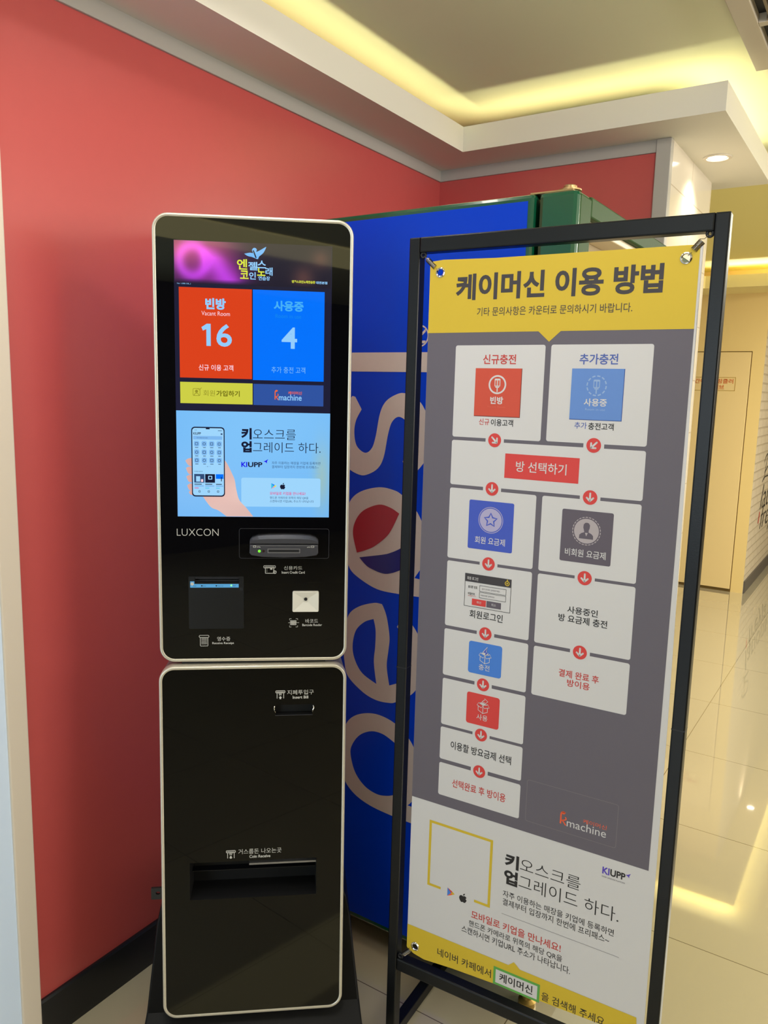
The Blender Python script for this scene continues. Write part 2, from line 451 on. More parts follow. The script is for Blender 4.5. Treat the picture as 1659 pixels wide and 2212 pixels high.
# recessed downlights: one in the soffit, one in the ledge over the brick wall
for lx, ly, lz, lab in ((-0.603, 2.929, SOF, 'round recessed downlight glowing white in the soffit beside the tiled pillar'), (-0.79, 7.62, 2.265, 'round recessed downlight in the ledge above the white brick wall, mirrored in the floor')):
    t = thing('downlight', (lx, ly, lz), lab, 'ceiling light', 'recessed downlights')
    b = MB().lathe((lx, ly, lz), (0, 0, -1), [(0.046, 0.0), (0.046, 0.003), (0.042, 0.005), (0.035, 0.004), (0.032, -0.004)], mat('white_lamp_ring', (222, 212, 196), rough=0.4, var=0.02), caps=False)
    build('trim_ring', b, t)
    b = MB().lathe((lx, ly, lz), (0, 0, -1), [(0.0, 0.006), (0.018, 0.005), (0.030, 0.0), (0.033, -0.001)], glow('lamp_lens', (255, 246, 225), base=(240, 240, 235), k=9.0))
    build('lens', b, t)
    ld = bpy.data.lights.new('downlight_beam', 'SPOT'); ld.energy = 14; ld.color = (1.0, 0.88, 0.70); ld.spot_size = math.radians(120); ld.spot_blend = 0.7; ld.shadow_soft_size = 0.03
    lo = bpy.data.objects.new('downlight_beam', ld); col.objects.link(lo); lo.location = (lx, ly, lz - 0.012)

# ceiling air conditioner at the top right corner
t = thing('ceiling_air_conditioner', (0.02, 2.09, 2.41), 'ceiling air conditioner panel with dark louvred openings beyond the lit cove', 'air conditioner')
ACM = mat('air_conditioner_panel', (190, 180, 162), rough=0.5, bump=0.03)
x0, x1, y0, y1 = -0.445, 0.505, 1.62, 2.57
b = MB()
b.box((x0, y0, 2.412), (x0 + 0.05, y1, 2.44), ACM); b.box((x1 - 0.05, y0, 2.412), (x1, y1, 2.44), ACM)
b.box((x0 + 0.05, y1 - 0.07, 2.412), (x1 - 0.05, y1, 2.44), ACM); b.box((x0 + 0.05, y0, 2.412), (x1 - 0.05, y0 + 0.07, 2.44), ACM)
b.box((x0 + 0.05, 2.253, 2.412), (x1 - 0.05, 2.279, 2.44), ACM); b.box((x0 + 0.05, 1.94, 2.412), (x1 - 0.05, 1.965, 2.44), ACM)
build('panel', b, t, bevel=0.002)
build('duct', MB().box((x0 + 0.03, y0 + 0.03, 2.434), (x1 - 0.03, y1 - 0.03, 2.438), VOID), t)
GRL = mat('grille_metal', (120, 106, 84), rough=0.5, bump=0.03)
for ya, yb in ((1.69, 1.94), (1.965, 2.253), (2.279, 2.50)):
    b = MB()
    x = x0 + 0.075
    while x < x1 - 0.07:
        b.box((x, ya + 0.008, 2.414), (x + 0.006, yb - 0.008, 2.430), GRL); x += 0.028
    b.box((x0 + 0.07, ya + 0.004, 2.413), (x1 - 0.06, ya + 0.010, 2.430), GRL); b.box((x0 + 0.07, yb - 0.010, 2.413), (x1 - 0.06, yb - 0.004, 2.430), GRL)
    build('louvre_grille', b, t)

# ------------------------------------------------------------------ the drinks vending machine
MX0, MX1, MY0, MY1, MZ0, MZ1 = -1.475, -0.591, 1.607, 2.60, 0.075, 1.909
GREEN = mat('green_enamel', (7, 72, 47), rough=0.22, coat=0.4, bump=0.03)
GREENF = mat('green_enamel_door', (44, 70, 36), rough=0.5, spec=0.12, bump=0.10, bscale=120)
BLUE = mat('blue_vinyl', (0, 58, 198), rough=0.26, spec=0.18, bump=0.03, bscale=25)
SILVL = mat('silver_white_vinyl', (196, 184, 176), rough=0.3, var=0.03)
REDL = mat('red_vinyl', (160, 22, 40), rough=0.25, var=0.03); NAVY = mat('navy_vinyl', (2, 8, 110), rough=0.25, var=0.03)
t = thing('vending_machine', ((MX0+MX1)/2, (MY0+MY1)/2, 0), 'green drinks vending machine with a blue side and large silver lettering, behind the kiosk', 'vending machine')
build('cabinet', MB().box((MX0, MY0, MZ0), (-0.684, MY1, MZ1), GREEN), t, bevel=0.008)
b = MB()
b.box((-0.676, MY0, MZ0), (MX1, MY0 + 0.080, MZ1), GREEN)                       # hinge stile, seen from the side
door = build('door', b, t, bevel=0.010)
b = MB()
b.box((MX1 - 0.006, MY0 + 0.012, MZ0 + 0.01), (MX1 + 0.0015, MY0 + 0.080, MZ1 - 0.006), GREENF)
b.box((-0.676, MY0 + 0.080, 1.866), (MX1 + 0.0015, MY1, MZ1), GREENF)
b.box((-0.676, MY1 - 0.09, MZ0), (MX1 + 0.0015, MY1, 1.866), GREENF)
b.box((-0.676, MY0 + 0.080, MZ0), (MX1 + 0.0015, MY1 - 0.09, 0.86), GREENF)
build('door_front', b, door, bevel=0.004)
CREAM = mat('cream_display_lining', (206, 190, 160), rough=0.4, bump=0.03)
b = MB()
b.box((-0.676, MY0 + 0.080, 0.86), (-0.660, MY1 - 0.09, 1.866), CREAM)
b.box((-0.660, MY0 + 0.080, 1.850), (MX1 - 0.012, MY1 - 0.09, 1.866), CREAM)
for z in (1.10, 1.36, 1.62, 1.80): b.box((-0.660, MY0 + 0.080, z), (-0.625, MY1 - 0.09, z + 0.012), CREAM)
build('display_shelves', b, door, bevel=0.002)
b = MB(); BR = mat('brass_hinge', (168, 140, 96), rough=0.35, metal=0.8, bump=0.05)
b.box((-0.70, MY0 + 0.010, MZ1), (-0.606, MY0 + 0.060, MZ1 + 0.004), BR)
hinge = build('top_hinge', b, t, bevel=0.001)
b = MB().lathe((-0.622, MY0 + 0.034, MZ1 + 0.004), (0, 0, 1), [(0.024, 0), (0.024, 0.003), (0.014, 0.004), (0.014, 0.010), (0.011, 0.012), (0.0, 0.012)], BR, 20)
build('bolt', b, hinge)
for x in (MX0 + 0.07, MX1 - 0.035):
    for y in (MY0 + 0.07, MY1 - 0.07):
        b = MB().lathe((x, y, 0), (0, 0, 1), [(0.022, 0.0), (0.022, 0.012), (0.013, 0.018), (0.013, 0.055), (0.019, 0.058), (0.019, MZ0 + 0.01)], mat('brass_leg', (150, 122, 60), rough=0.35, metal=0.7, var=0.05), 20)
        build('leg', b, t)
SM = Surf((0, MY0 - 0.0006, 0), (1, 0, 0), (0, 0, -1))
q = lambda pts: [(x/1000.0, -z/1000.0) for x, z in pts]
dec = build('side_panel', MB().flat(SM, RECT(-1.468, -0.699, -1.895, -0.092), 0.0, BLUE), t)
b = MB()
for sh in (RECT(-1.163, -0.915, -1.586, -1.5405), RR(-1.232, -1.182, -1.588, -1.538, 0.018)): b.flat(SM, sh, 0.0006, SILVL)
build('letter_i', b, dec)
half = cr([(-1111,1449),(-1127,1422),(-1132,1392),(-1124,1359),(-1099,1343),(-1079,1355),(-1068,1385),(-1057,1441),(-1041,1470),(-1013,1487),(-988,1491),(-953,1478),(-931,1453),(-915,1415),(-911,1385),(-918,1350),(-938,1320),(-961,1297)])
half = half + [(-969, 1299)]
s_out = half + [(-2100-x, 2778-z) for x, z in half]
build('letter_s', MB().flat(SM, poly(q(s_out)), 0.0006, SILVL), dec)
p_out = cr([(-933,1004),(-989,1002),(-1053,1004),(-1109,1024),(-1139,1046),(-1152,1085),(-1156,1130),(-1152,1180),(-1140,1220),(-1108,1246),(-1055,1261),(-1013,1258),(-988,1248),(-954,1222),(-933,1194),(-917,1160),(-912,1125),(-918,1092),(-934,1067),(-946,1049)]) + [(-933,1048),(-830,1048),(-830,1004)]
b = MB().flat(SM, poly(q(p_out)), 0.0006, SILVL)
rd = cr([(-1117,1089),(-1130,1136),(-1123,1170),(-1099,1199),(-1054,1218),(-1020,1214),(-994,1202)]) + cr([(-994,1202),(-1022,1149),(-1060,1115),(-1090,1099),(-1117,1089)])[1:-1]
bl = cr([(-1109,1078),(-1040,1094),(-1016,1102),(-989,1116),(-968,1133)]) + cr([(-968,1133),(-966,1100),(-972,1078),(-988,1062),(-1030,1047),(-1073,1054),(-1093,1064),(-1109,1078)])[1:-1]
b.flat(SM, poly(q(rd)), 0.0012, REDL); b.flat(SM, poly(q(bl)), 0.0012, NAVY)
build('letter_p', b, dec)
e_out = cr([(-1038,968),(-1062,967),(-1107,950),(-1138,924),(-1151,880),(-1154,840),(-1150,795),(-1138,757),(-1091,725),(-1049,713),(-1009,715),(-989,722),(-955,744),(-934,765),(-917,800),(-911,840),(-917,880),(-934,914),(-955,938),(-972,952)]) + cr([(-992,918),(-972,895),(-960,865),(-960,825),(-970,795),(-989,771)]) + cr([(-1010,761),(-1019,810),(-1015,854),(-1013,888),(-1023,938),(-1036,966)])[:-1]
e_in = cr([(-1062,925),(-1055,897),(-1055,855),(-1058,812),(-1049,756)]) + cr([(-1049,756),(-1093,775),(-1117,806),(-1125,841),(-1116,884),(-1090,912),(-1062,925)])[1:-1]
build('letter_e', MB().flat(SM, poly(q(e_out), q(e_in)), 0.0006, SILVL), dec)
p_out = cr([(-936,412),(-992,413),(-1058,419),(-1106,434),(-1139,460),(-1151,495),(-1156,540),(-1152,590),(-1138,630),(-1111,656),(-1071,672),(-1032,675),(-990,665),(-956,643),(-935,620),(-919,585),(-913,540),(-919,497),(-935,469),(-946,457)]) + [(-935,457),(-830,457),(-830,412)]
p_in = cr([(-991,614),(-1026,627),(-1062,625),(-1097,605),(-1120,573),(-1125,544),(-1110,499),(-1079,469),(-1042,458),(-1011,462),(-985,474),(-966,496),(-958,530),(-968,585),(-991,614)])[:-1]
build('letter_p', MB().flat(SM, poly(q(p_out), q(p_in)), 0.0006, SILVL), dec)
b = MB().flat(SM, RING(-0.953, -1.623, 0.0255, 0.0222), 0.0006, SILVL)
b.flat(SM, TEXT('R', -0.968, -0.936, -1.640, -1.606, 0.0, rot=90), 0.0006, SILVL)
build('registered_mark', b, dec)
# ------------------------------------------------------------------ banner stand and banner
class SurfMM(Surf):
    """surface measured in millimetres"""
    k = 0.001
    def p(s, u, v, w=0.0): return s.o + s.u * (u*s.k) + s.v * (v*s.k) + s.n * (w*s.k)
sc_ = 0.505 / 0.6; RK = 0.505 / 0.53
by, bl_ = 0.0439, 0.006
bu = V(math.cos(by), math.sin(by), 0); bn = V(math.sin(by), -math.cos(by), 0)
bv = V(0, 0, -1) * math.cos(bl_) + bn * math.sin(bl_)
BS = SurfMM((-0.9626*sc_, 1.6638*sc_, 1.5 + 0.2965*sc_), bu, bv); BS.k = 0.001*RK
VF = (1.5 + 0.2965*sc_) / math.cos(bl_) * 1000.0 / RK           # v of the floor
st = thing('banner_stand', BS.p(265, VF, -12).to_3d() * 1.0, 'black steel tube frame stand holding the banner', 'banner stand')
st.location.z = 0
def bar(name, u0, u1, v0, v1, parent, w0=-25, w1=0, bev=3.0):
    b = MB(); b.loft(BS, profile(u0, u1, v0, v1, bev, w0, w1, r=2.0), BLK); return build(name, b, parent)
pl = bar('post', -52, -27, -52, VF - 25, st); pr = bar('post', 548, 573, -52, VF - 25, st)
for p, u in ((pl, -39.5), (pr, 560.5)):
    b = MB(); b.loft(BS, profile(u - 12.8, u + 12.8, 884, 887, 0.3, -25.4, 0.35, r=1.0), BLKP); build('joint', b, p)
bar('top_bar', -27, 548, -52, -21, st); bar('bottom_bar', -27, 548, 1610, 1641, st)
for u in (-39.5, 560.5):
    b = MB(); zf = 0.0
    p0, p1 = BS.p(u, VF, -300), BS.p(u, VF, 0)
    d = (p1 - p0).normalized(); d.z = 0; sx = V(d.y, -d.x, 0) * 0.0125
    q4 = []
    for p in (p0, p1):
        for s, z in ((-1, 0.0), (1, 0.0), (1, 0.027), (-1, 0.027)): q4.append(V(p.x + sx.x*s, p.y + sx.y*s, z))
    b.add(q4, [(0, 3, 2, 1), (4, 5, 6, 7), (0, 1, 5, 4), (1, 2, 6, 5), (2, 3, 7, 6), (3, 0, 4, 7)], BLK)
    build('foot', b, st, bevel=0.002)
HOOKS = {'tl': (-20, -16, 24, 22), 'tr': (541, -18, 506, 22), 'bl': (-19, 1603, 22, 1557), 'br': (541, 1603, 520, 1545)}
for k in ('tl', 'tr', 'bl', 'br'):
    hu, hv, eu, ev = HOOKS[k]
    b = MB(); b.tube([BS.p(hu + 5.0*math.cos(a*math.pi/9), hv + 5.0*math.sin(a*math.pi/9), -6) for a in range(18)], 0.0026, BLKP, 8, closed=True)
    build('hook_eye', b, st)

PW = mat('banner_white', (212, 208, 209), rough=0.55, bump=0.02, bscale=900)
PY = mat('banner_yellow', (212, 180, 42), rough=0.55, bump=0.02, bscale=900)
PG = mat('banner_grey', (100, 93, 104), rough=0.55, bump=0.02, bscale=900)
PK = mat('banner_black_ink', (30, 26, 28), rough=0.55, var=0.02); PT = mat('banner_title_ink', (58, 52, 56), rough=0.55, var=0.02)
PR = mat('banner_red', (214, 60, 56), rough=0.55, var=0.02); PO = mat('banner_orange_red', (206, 74, 50), rough=0.55, var=0.02)
PRT = mat('banner_red_ink', (196, 58, 52), rough=0.55, var=0.02); PBT = mat('banner_blue_ink', (76, 96, 172), rough=0.55, var=0.02)
PB1 = mat('banner_light_blue', (98, 138, 208), rough=0.55, var=0.02); PB2 = mat('banner_indigo', (62, 84, 190), rough=0.55, var=0.02)
PB3 = mat('banner_blue', (66, 124, 214), rough=0.55, var=0.02); PD = mat('banner_dark_grey', (94, 84, 96), rough=0.55, var=0.02)
PLI = mat('banner_lilac', (176, 168, 204), rough=0.55, var=0.02); PLG = mat('banner_pale_grey', (178, 166, 170), rough=0.55, var=0.02)
PGR = mat('banner_green', (92, 164, 72), rough=0.55, var=0.02); PVI = mat('banner_violet', (88, 66, 184), rough=0.55, var=0.02)
PORG = mat('banner_orange', (236, 96, 56), rough=0.55, var=0.02); PFA = mat('banner_faint', (150, 176, 218), rough=0.55, var=0.02)
PFR = mat('banner_faint_red', (216, 96, 74), rough=0.55, var=0.02); PFG = mat('banner_faint_grey', (128, 118, 122), rough=0.55, var=0.02)
PRK = mat('banner_dark_red', (120, 34, 26), rough=0.55, var=0.02); PBK = mat('banner_dark_blue', (52, 82, 160), rough=0.55, var=0.02)
bn_t = thing('hanging_banner', BS.p(265, 1560, 0), 'tall printed banner, yellow at head and foot, with a grey flow chart of white cards', 'banner')
# the sheet: top edge a little raised between the eyelets, lower edge sagging
top_e = [(0, 6), (6, -1), (30, -3), (146, 0), (338, 0), (506, 0), (528, 1)]
bot_e = [(545, 1553), (460, 1555), (257, 1564), (120, 1573), (46, 1581), (20, 1577), (4, 1571), (0, 1566)]
outl = top_e + [(532, 144), (541, 870)] + bot_e
b = MB()
HOLE = {k: [(HOOKS[k][2] + 6.9*math.cos(a*math.pi/12), HOOKS[k][3] + 6.9*math.sin(a*math.pi/12)) for a in range(24)] for k in HOOKS}
P, F = poly(outl, *HOLE.values())
b.add([BS.p(a, c, 0) for a, c in P], F, PW); n = len(outl)
b.add([BS.p(a, c, -1.0) for a, c in P], [tuple(reversed(f)) for f in F], PW)
b.add([BS.p(a, c, 0) for a, c in outl] + [BS.p(a, c, -1.0) for a, c in outl], [(i, n+i, n+(i+1) % n, (i+1) % n) for i in range(n)], PW)
sheet = build('sheet', b, bn_t)
# rolled hem down the right side
b = MB(); b.tube([BS.p(529.5 + (6 if v > 700 else 3) * (v-2)/1550, v, -3.4) for v in range(2, 1553, 50)], 0.0030, PW, 10); build('side_hem', b, bn_t)
def part(name, parent, *items, **kw):
    """flat artwork on the banner: (shape, layer, material)"""
    if name.endswith('lettering'):          # every line of writing by itself
        for sh, lay, m in items: build(name, MB().flat(BS, sh, 0.25*lay, m), parent)
        return
    b = MB()
    for sh, lay, m in items: b.flat(BS, sh, 0.25*lay, m)
    return build(name, b, parent, **kw)
hd = part('header_panel', bn_t, (poly(top_e + [(528.7, 144), (287, 144), (264.5, 164), (242, 144), (0, 144)], HOLE['tl'], HOLE['tr']), 2, PY))
part('title_lettering', hd, (TEXT('케이머신 이용 방법', 61, 470, 28, 80, 0.034), 3, PT))
part('notice_lettering', hd, (TEXT('기타 문의사항은 카운터로 문의하시기 바랍니다.', 110, 419, 95, 112, 0.004), 3, PT))
part('flow_chart_panel', bn_t, (RECT(0, 528.8, 144, 1184.5), 1, PG))
def card(u0, u1, v0, v1): return part('flow_card', bn_t, (RR(u0, u1, v0, v1, 4.5), 2, PW))
def cap(c, *items):
    for s, a, b_, d, e, w, m in items: part('caption', c, (TEXT(s, a, b_, d, e, w), 3, m))
def mic(cx, cy, m, m2):
    return [(RR(cx-6.2, cx+6.2, cy-10, cy+6, 2), 5, m), (RECT(cx-4.6, cx-1.0, cy-6.5, cy+4), 6, m2), (RECT(cx+1.0, cx+4.6, cy-6.5, cy+4), 6, m2),
            (RECT(cx-4.0, cx+4.0, cy+6.4, cy+8.4), 5, m2 if False else m), (RECT(cx-1.2, cx+1.2, cy+8.4, cy+16.5), 5, m)]
c = card(66, 258.5, 169.7, 357)
cap(c, ('신규충전', 128, 199, 188, 207.5, 0.018, PRT), ('신규', 125, 148, 317, 330, 0.008, PRT), ('이용고객', 151.5, 199.5, 317, 331, 0.014, PK))
part('icon_tile', c, (RECT(113, 213.2, 215.6, 312.8), 3, PRK), (RECT(113, 212, 215.6, 311.5), 4, PO), (RING(162, 248, 19, 15.6), 5, PW), *mic(162, 246, PW, PFR),
     (TEXT('빈방', 148, 176, 272, 287, 0.03), 5, PW), (TEXT('Vacant Room', 142, 181, 290.5, 294, 0.0), 5, PFR))
c = card(270, 463, 169.5, 356)
cap(c, ('추가충전', 327, 400, 187, 207, 0.018, PBT), ('추가', 325, 349, 316, 328.5, 0.008, PBT), ('충전고객', 352, 400.5, 316, 329.5, 0.014, PK))
part('icon_tile', c, (RECT(314, 414.2, 214.6, 311.6), 3, PBK), (RECT(314, 413, 214.6, 310.4), 4, PB1), (DASH(363, 246.5, 18.2, 2.4, 12), 5, PFA), *mic(363, 245, PFA, PB1),
     (TEXT('사용중', 340.5, 384.5, 270.5, 285, 0.02), 5, PW), (TEXT('Room in use', 344, 382, 289, 293, 0.0), 5, PFA))
c = card(65.5, 463, 364, 457.5)
part('button', c, (RECT(186.3, 339.7, 385.3, 435), 3, PR), (TEXT('방 선택하기', 210.5, 315, 399, 420.5, 0.008), 4, PW))
c = card(65.5, 257, 464.7, 616)
star = []
for k in range(10):
    r = 14.5 if k % 2 == 0 else 7.2; a = -math.pi/2 + k*math.pi/5; star.append((161.5 + r*math.cos(a), 525.5 + r*math.sin(a)))
part('icon_tile', c, (RR(111.8, 211.2, 486.2, 589.4, 3.5), 3, PB2), (RING(161.5, 525.5, 27.6, 26.2), 4, PLI), (DISC(161.5, 525.5, 24.4), 4, PLI), (LINE(star, 3.2, True), 5, PB2),
     (TEXT('회원 요금제', 128, 195.3, 562, 577, 0.008), 4, PW))
c = card(269.3, 462.5, 464.2, 616.5)
bust = [(348, 541), (348.5, 534), (352, 530.5), (358, 528), (357, 524), (355.5, 519), (356, 513), (359, 509.5), (362.5, 509), (366, 510), (368.5, 514), (368, 520), (366.5, 524), (366.5, 528), (372, 530.5), (375.5, 534), (376, 541)]
part('icon_tile', c, (RR(311.8, 412.5, 486, 589.6, 3.5), 3, PD), (DASH(362, 525.8, 27.2, 1.6, 26, 0.7), 4, PLG), (DISC(362, 525.8, 24.4), 4, PLG), (poly(bust), 5, PD),
     (poly([(359.5, 529), (365, 529), (362.3, 536)]), 6, PLG), (TEXT('비회원 요금제', 322, 402.5, 563, 578, 0.008), 4, PW))
c = card(66, 257, 622.3, 766)
part('login_window', c, (OUT(109.3, 214.1, 644.1, 715.7, 1.0), 3, PK), (RECT(109.3, 214.1, 644.1, 661.5), 4, PT), (TEXT('회원 로그인', 114.5, 140, 650.5, 657.5, 0.01), 5, PW),
     (RING(205, 653.5, 5.2, 3.6), 5, PY), (DISC(205, 653.5, 1.8), 5, PY), (RECT(204, 206, 645.3, 648.5), 5, PY),
     (TEXT('휴대폰 번호', 117.5, 138.5, 669.5, 675.5, 0.012), 4, PK), (TEXT('비밀번호', 117.5, 133.5, 684.5, 690, 0.012), 4, PK), (TEXT('생년월일 6자리', 117.5, 136, 690.8, 693.2, 0.0), 4, PRT),
     (OUT(143.5, 203.5, 666.5, 679.5, 0.7), 4, PK), (OUT(143.5, 203.5, 681, 693.5, 0.7), 4, PK), (TEXT('- 없이 숫자만 입력해주세요.', 147, 190, 671.5, 675, 0.0), 5, PG), (TEXT('비밀번호를 입력하세요.', 147, 179, 685.5, 689, 0.0), 5, PG),
     (RECT(127.5, 159.5, 697.3, 711.0), 4, PR), (RECT(161, 193.5, 697.3, 711.0), 4, PD), (TEXT('확인', 138.5, 149, 701.2, 706.8, 0.0), 5, PW), (TEXT('취소', 172, 182.5, 701.2, 706.8, 0.0), 5, PW))
cap(c, ('회원로그인', 123.3, 198.8, 722, 739.3, 0.012, PK))
c = card(269.3, 463, 622.5, 766.8)
cap(c, ('사용중인', 334, 395, 679.5, 694, 0.014, PK), ('방 요금제 충전', 317, 414.6, 697.5, 713, 0.014, PK))
def boxicon(cx, cy, m, fill, bolt):
    s = 1.0; T = 1.3
    L = lambda pts, cl=False: (LINE([(cx+x*s, cy+y*s) for x, y in pts], T, cl), 5, m)
    it = [(poly([(cx-11, cy-6), (cx-2, cy-9), (cx+10, cy-4.5), (cx, cy-2)]), 5, m), L([(-14, -1), (-10.5, -6.5), (0, -2), (-4, 4)], True), L([(0, -2), (10.5, -6.5), (14.5, 0), (3, 4)], True),
          L([(-11, 1), (-11, 10), (0, 16), (10.5, 11), (10.5, 2)]), L([(0, -1), (0, 16)])]
    if bolt:
        z = [(5, -22), (-5, -9), (0.5, -8), (-0.5, -1), (7.5, -9), (2.5, -10.5)]
    else:
        z = [(-3, -6), (-2, -11), (3, -15), (3, -18.5), (11, -13), (4, -6.5), (3.5, -10), (0, -9)]
    it += [(poly([(cx+x*s, cy+y*s) for x, y in z]), 6, fill), (LINE([(cx+x*s, cy+y*s) for x, y in z], T, True), 7, m)]
    return it
c = card(65.7, 257.5, 773.3, 878.3)
part('icon_tile', c, (RR(125.3, 201.4, 790, 860.5, 5.5), 3, PB3), *boxicon(163.5, 819, PW, PB2, True), (TEXT('충전', 150.3, 175, 837, 850, 0.006), 5, PW))
c = card(66.3, 258, 886, 992.5)
part('icon_tile', c, (RR(125.9, 201.8, 904, 974.5, 5.5), 3, PR), *boxicon(164.5, 930, PW, PR, False), (TEXT('사용', 150.5, 176, 949, 962, 0.006), 5, PW))
c = card(66, 258, 998.8, 1074); cap(c, ('이용할 방요금제 선택', 92.3, 234, 1026, 1045.2, 0.012, PK))
c = card(66, 258, 1082.6, 1159.6); cap(c, ('선택완료 후 방이용', 99.6, 226, 1113.5, 1133, 0.012, PRT))
c = card(269.6, 463.2, 774, 878.4); cap(c, ('결제 완료 후', 324.7, 406, 811.5, 827.5, 0.014, PRT), ('방이용', 343, 389, 830, 845, 0.014, PRT))
def badge(cx, cy, turn):
    a = math.radians(turn); R2 = lambda x, y: (cx + x*math.cos(a) - y*math.sin(a), cy + x*math.sin(a) + y*math.cos(a))
    its = [(RECT(cx-20, cx+20, cy-10, cy+10), 3, PW), (DISC(cx, cy, 14.1), 4, PR)]
    for pts in ([(0, -8), (0, 6.5)], [(-6.3, 0.8), (0, 7)], [(6.3, 0.8), (0, 7)]):
        its.append((LINE([R2(*p) for p in pts], 3.6), 5, PW))
        for p in pts: its.append((DISC(*R2(*p), 1.8, 12), 5, PW))
    part('arrow_badge', bn_t, *its)
for cx, cy, tn in ((161.7, 360, -45), (365, 359, 45), (161, 460, 0), (364.7, 459.5, 0), (161.2, 618, 0), (364.6, 619, 0), (161.8, 769, 0), (365, 770.4, 0), (162, 882, 0), (162.8, 995.3, 0), (162.7, 1079.4, 0)):
    badge(cx, cy, tn)
def kmark(u0, u1, v0, v1, K, W_, lay, kw=0.0):
    """the orange figure-like k, the small Korean name and the word machine"""
    w = u1-u0; h = v1-v0; X = lambda x: u0 + w*x; Y = lambda y: v0 + h*y
    t_ = w*0.030
    stem = cr([(X(0.115), Y(0.07)), (X(0.05), Y(0.06)), (X(0.022), Y(0.2)), (X(0.02), Y(0.55)), (X(0.018), Y(0.93))])
    arm = cr([(X(0.115), Y(0.36)), (X(0.135), Y(0.5)), (X(0.10), Y(0.6)), (X(0.03), Y(0.68))])
    leg = cr([(X(0.05), Y(0.65)), (X(0.09), Y(0.78)), (X(0.135), Y(0.97))])
    return [(LINE(stem, t_*1.15), lay, K), (DISC(X(0.07), Y(0.085), t_*1.2, 16), lay, K), (LINE(arm, t_*0.9), lay, K), (LINE(leg, t_), lay, K),
            (TEXT('케이머신', X(0.50), X(1.0), Y(0.10), Y(0.42), kw), lay, K), (TEXT('machine', X(0.155), X(0.995), Y(0.42), Y(1.0), kw), lay, W_)]
def plane_star(cx, cy, r, m, lay):
    return (poly([(cx-r, cy), (cx-0.15*r, cy-0.25*r), (cx+r, cy-r), (cx+0.45*r, cy+0.1*r), (cx+0.5*r, cy+r), (cx, cy+0.45*r)]), lay, m)
part('brand_frame', bn_t, (OUT(272, 463, 1066, 1159, 0.9, 5), 2, PFG), *kmark(346.5, 442.5, 1114, 1143.5, PORG, PW, 2))
# lower white field
part('headline_lettering', bn_t, (TEXT('키', 232, 264, 1246, 1279, 0.04), 1, PK), (TEXT('오스크를', 267, 398, 1247, 1276, -0.007), 1, PK),
     (TEXT('업', 232, 263, 1284, 1318, 0.04), 1, PK), (TEXT('그레이드 하다.', 266, 479, 1285, 1317, -0.007), 1, PK))
part('paragraph_lettering', bn_t, (TEXT('자주 이용하는 매장을 키업에 등록하면', 231.5, 472, 1334.5, 1350, 0.005), 1, PK), (TEXT('결제부터 입장까지 한번에 프리패스~', 232, 464, 1353.5, 1369.5, 0.005), 1, PK), (RECT(231, 486, 1390.6, 1391.3), 1, PG))
part('paragraph_lettering', bn_t, (TEXT('모바일로 키업을 만나세요!', 160, 366, 1410.5, 1430, 0.012), 1, PRT), (TEXT('핸드폰 카메라로 위쪽의 해당 QR을', 155, 370.5, 1436, 1452, 0.005), 1, PK), (TEXT('스캔하시면 키업URL 주소가 나타납니다.', 138.3, 389, 1455, 1472, 0.005), 1, PK))
part('app_logo', bn_t, (TEXT('KI', 440, 454.5, 1206, 1221, 0.03), 1, PVI), (TEXT('UPP', 456, 486, 1206, 1221, 0.03), 1, PK), plane_star(491, 1208, 5.2, PVI, 1), (TEXT('KIOSK UPGRADE PLATFORM', 440, 486, 1225.5, 1228.5, 0.0), 1, PG))
def store_icons(px_, py_, ax_, ay_, s, lay, C):
    tri = [(poly([(px_-s, py_-s*1.15), (px_+s*0.05, py_-0.02*s), (px_-s, py_+s*1.15)]), lay, C[0]), (poly([(px_-s, py_-s*1.15), (px_+s*0.45, py_-s*0.4), (px_+s*0.05, py_)]), lay, C[1]),
           (poly([(px_-s, py_+s*1.15), (px_+s*0.45, py_+s*0.4), (px_+s*0.05, py_)]), lay, C[2]), (poly([(px_+s*0.45, py_-s*0.4), (px_+s*1.05, py_), (px_+s*0.45, py_+s*0.4), (px_+s*0.05, py_)]), lay, C[3])]
    ap = cr([(ax_, ay_-0.55*s), (ax_+0.45*s, ay_-0.72*s), (ax_+0.95*s, ay_-0.42*s), (ax_+0.72*s, ay_-0.05*s), (ax_+1.0*s, ay_+0.38*s), (ax_+0.5*s, ay_+1.12*s), (ax_, ay_+1.02*s), (ax_-0.5*s, ay_+1.12*s), (ax_-1.02*s, ay_+0.3*s), (ax_-0.9*s, ay_-0.4*s), (ax_-0.45*s, ay_-0.7*s), (ax_, ay_-0.55*s)], 4)[:-1]
    lf = cr([(ax_, ay_-0.72*s), (ax_+0.08*s, ay_-1.15*s), (ax_+0.48*s, ay_-1.4*s), (ax_+0.38*s, ay_-0.95*s), (ax_, ay_-0.72*s)], 3)[:-1]
    return tri + [(poly(ap), lay, C[4]), (poly(lf), lay, C[4])]
part('code_bracket', bn_t, (RECT(47.5, 203, 1228, 1234), 1, PY), (RECT(47.5, 53.5, 1234, 1389), 1, PY), (RECT(53.5, 82, 1383, 1389), 1, PY), (RECT(197, 203, 1234, 1389), 1, PY), (RECT(165, 197, 1383, 1389), 1, PY))
part('store_icons', bn_t, *store_icons(108, 1388, 138, 1390, 9, 1, (PB3, PR, PORG, PY, PK)))
ft = part('footer_panel', bn_t, (poly([(0, 1507), (253, 1507), (265.5, 1495), (280, 1507), (529, 1507)] + [(533, 1553)] + bot_e[1:], HOLE['bl'], HOLE['br']), 2, PY))
part('search_lettering', ft, (TEXT('네이버 카페에서', 80.5, 214, 1535.5, 1556, 0.005), 3, PK), (TEXT('을 검색해 주세요', 331.5, 467, 1536.5, 1556.5, 0.005), 3, PK))
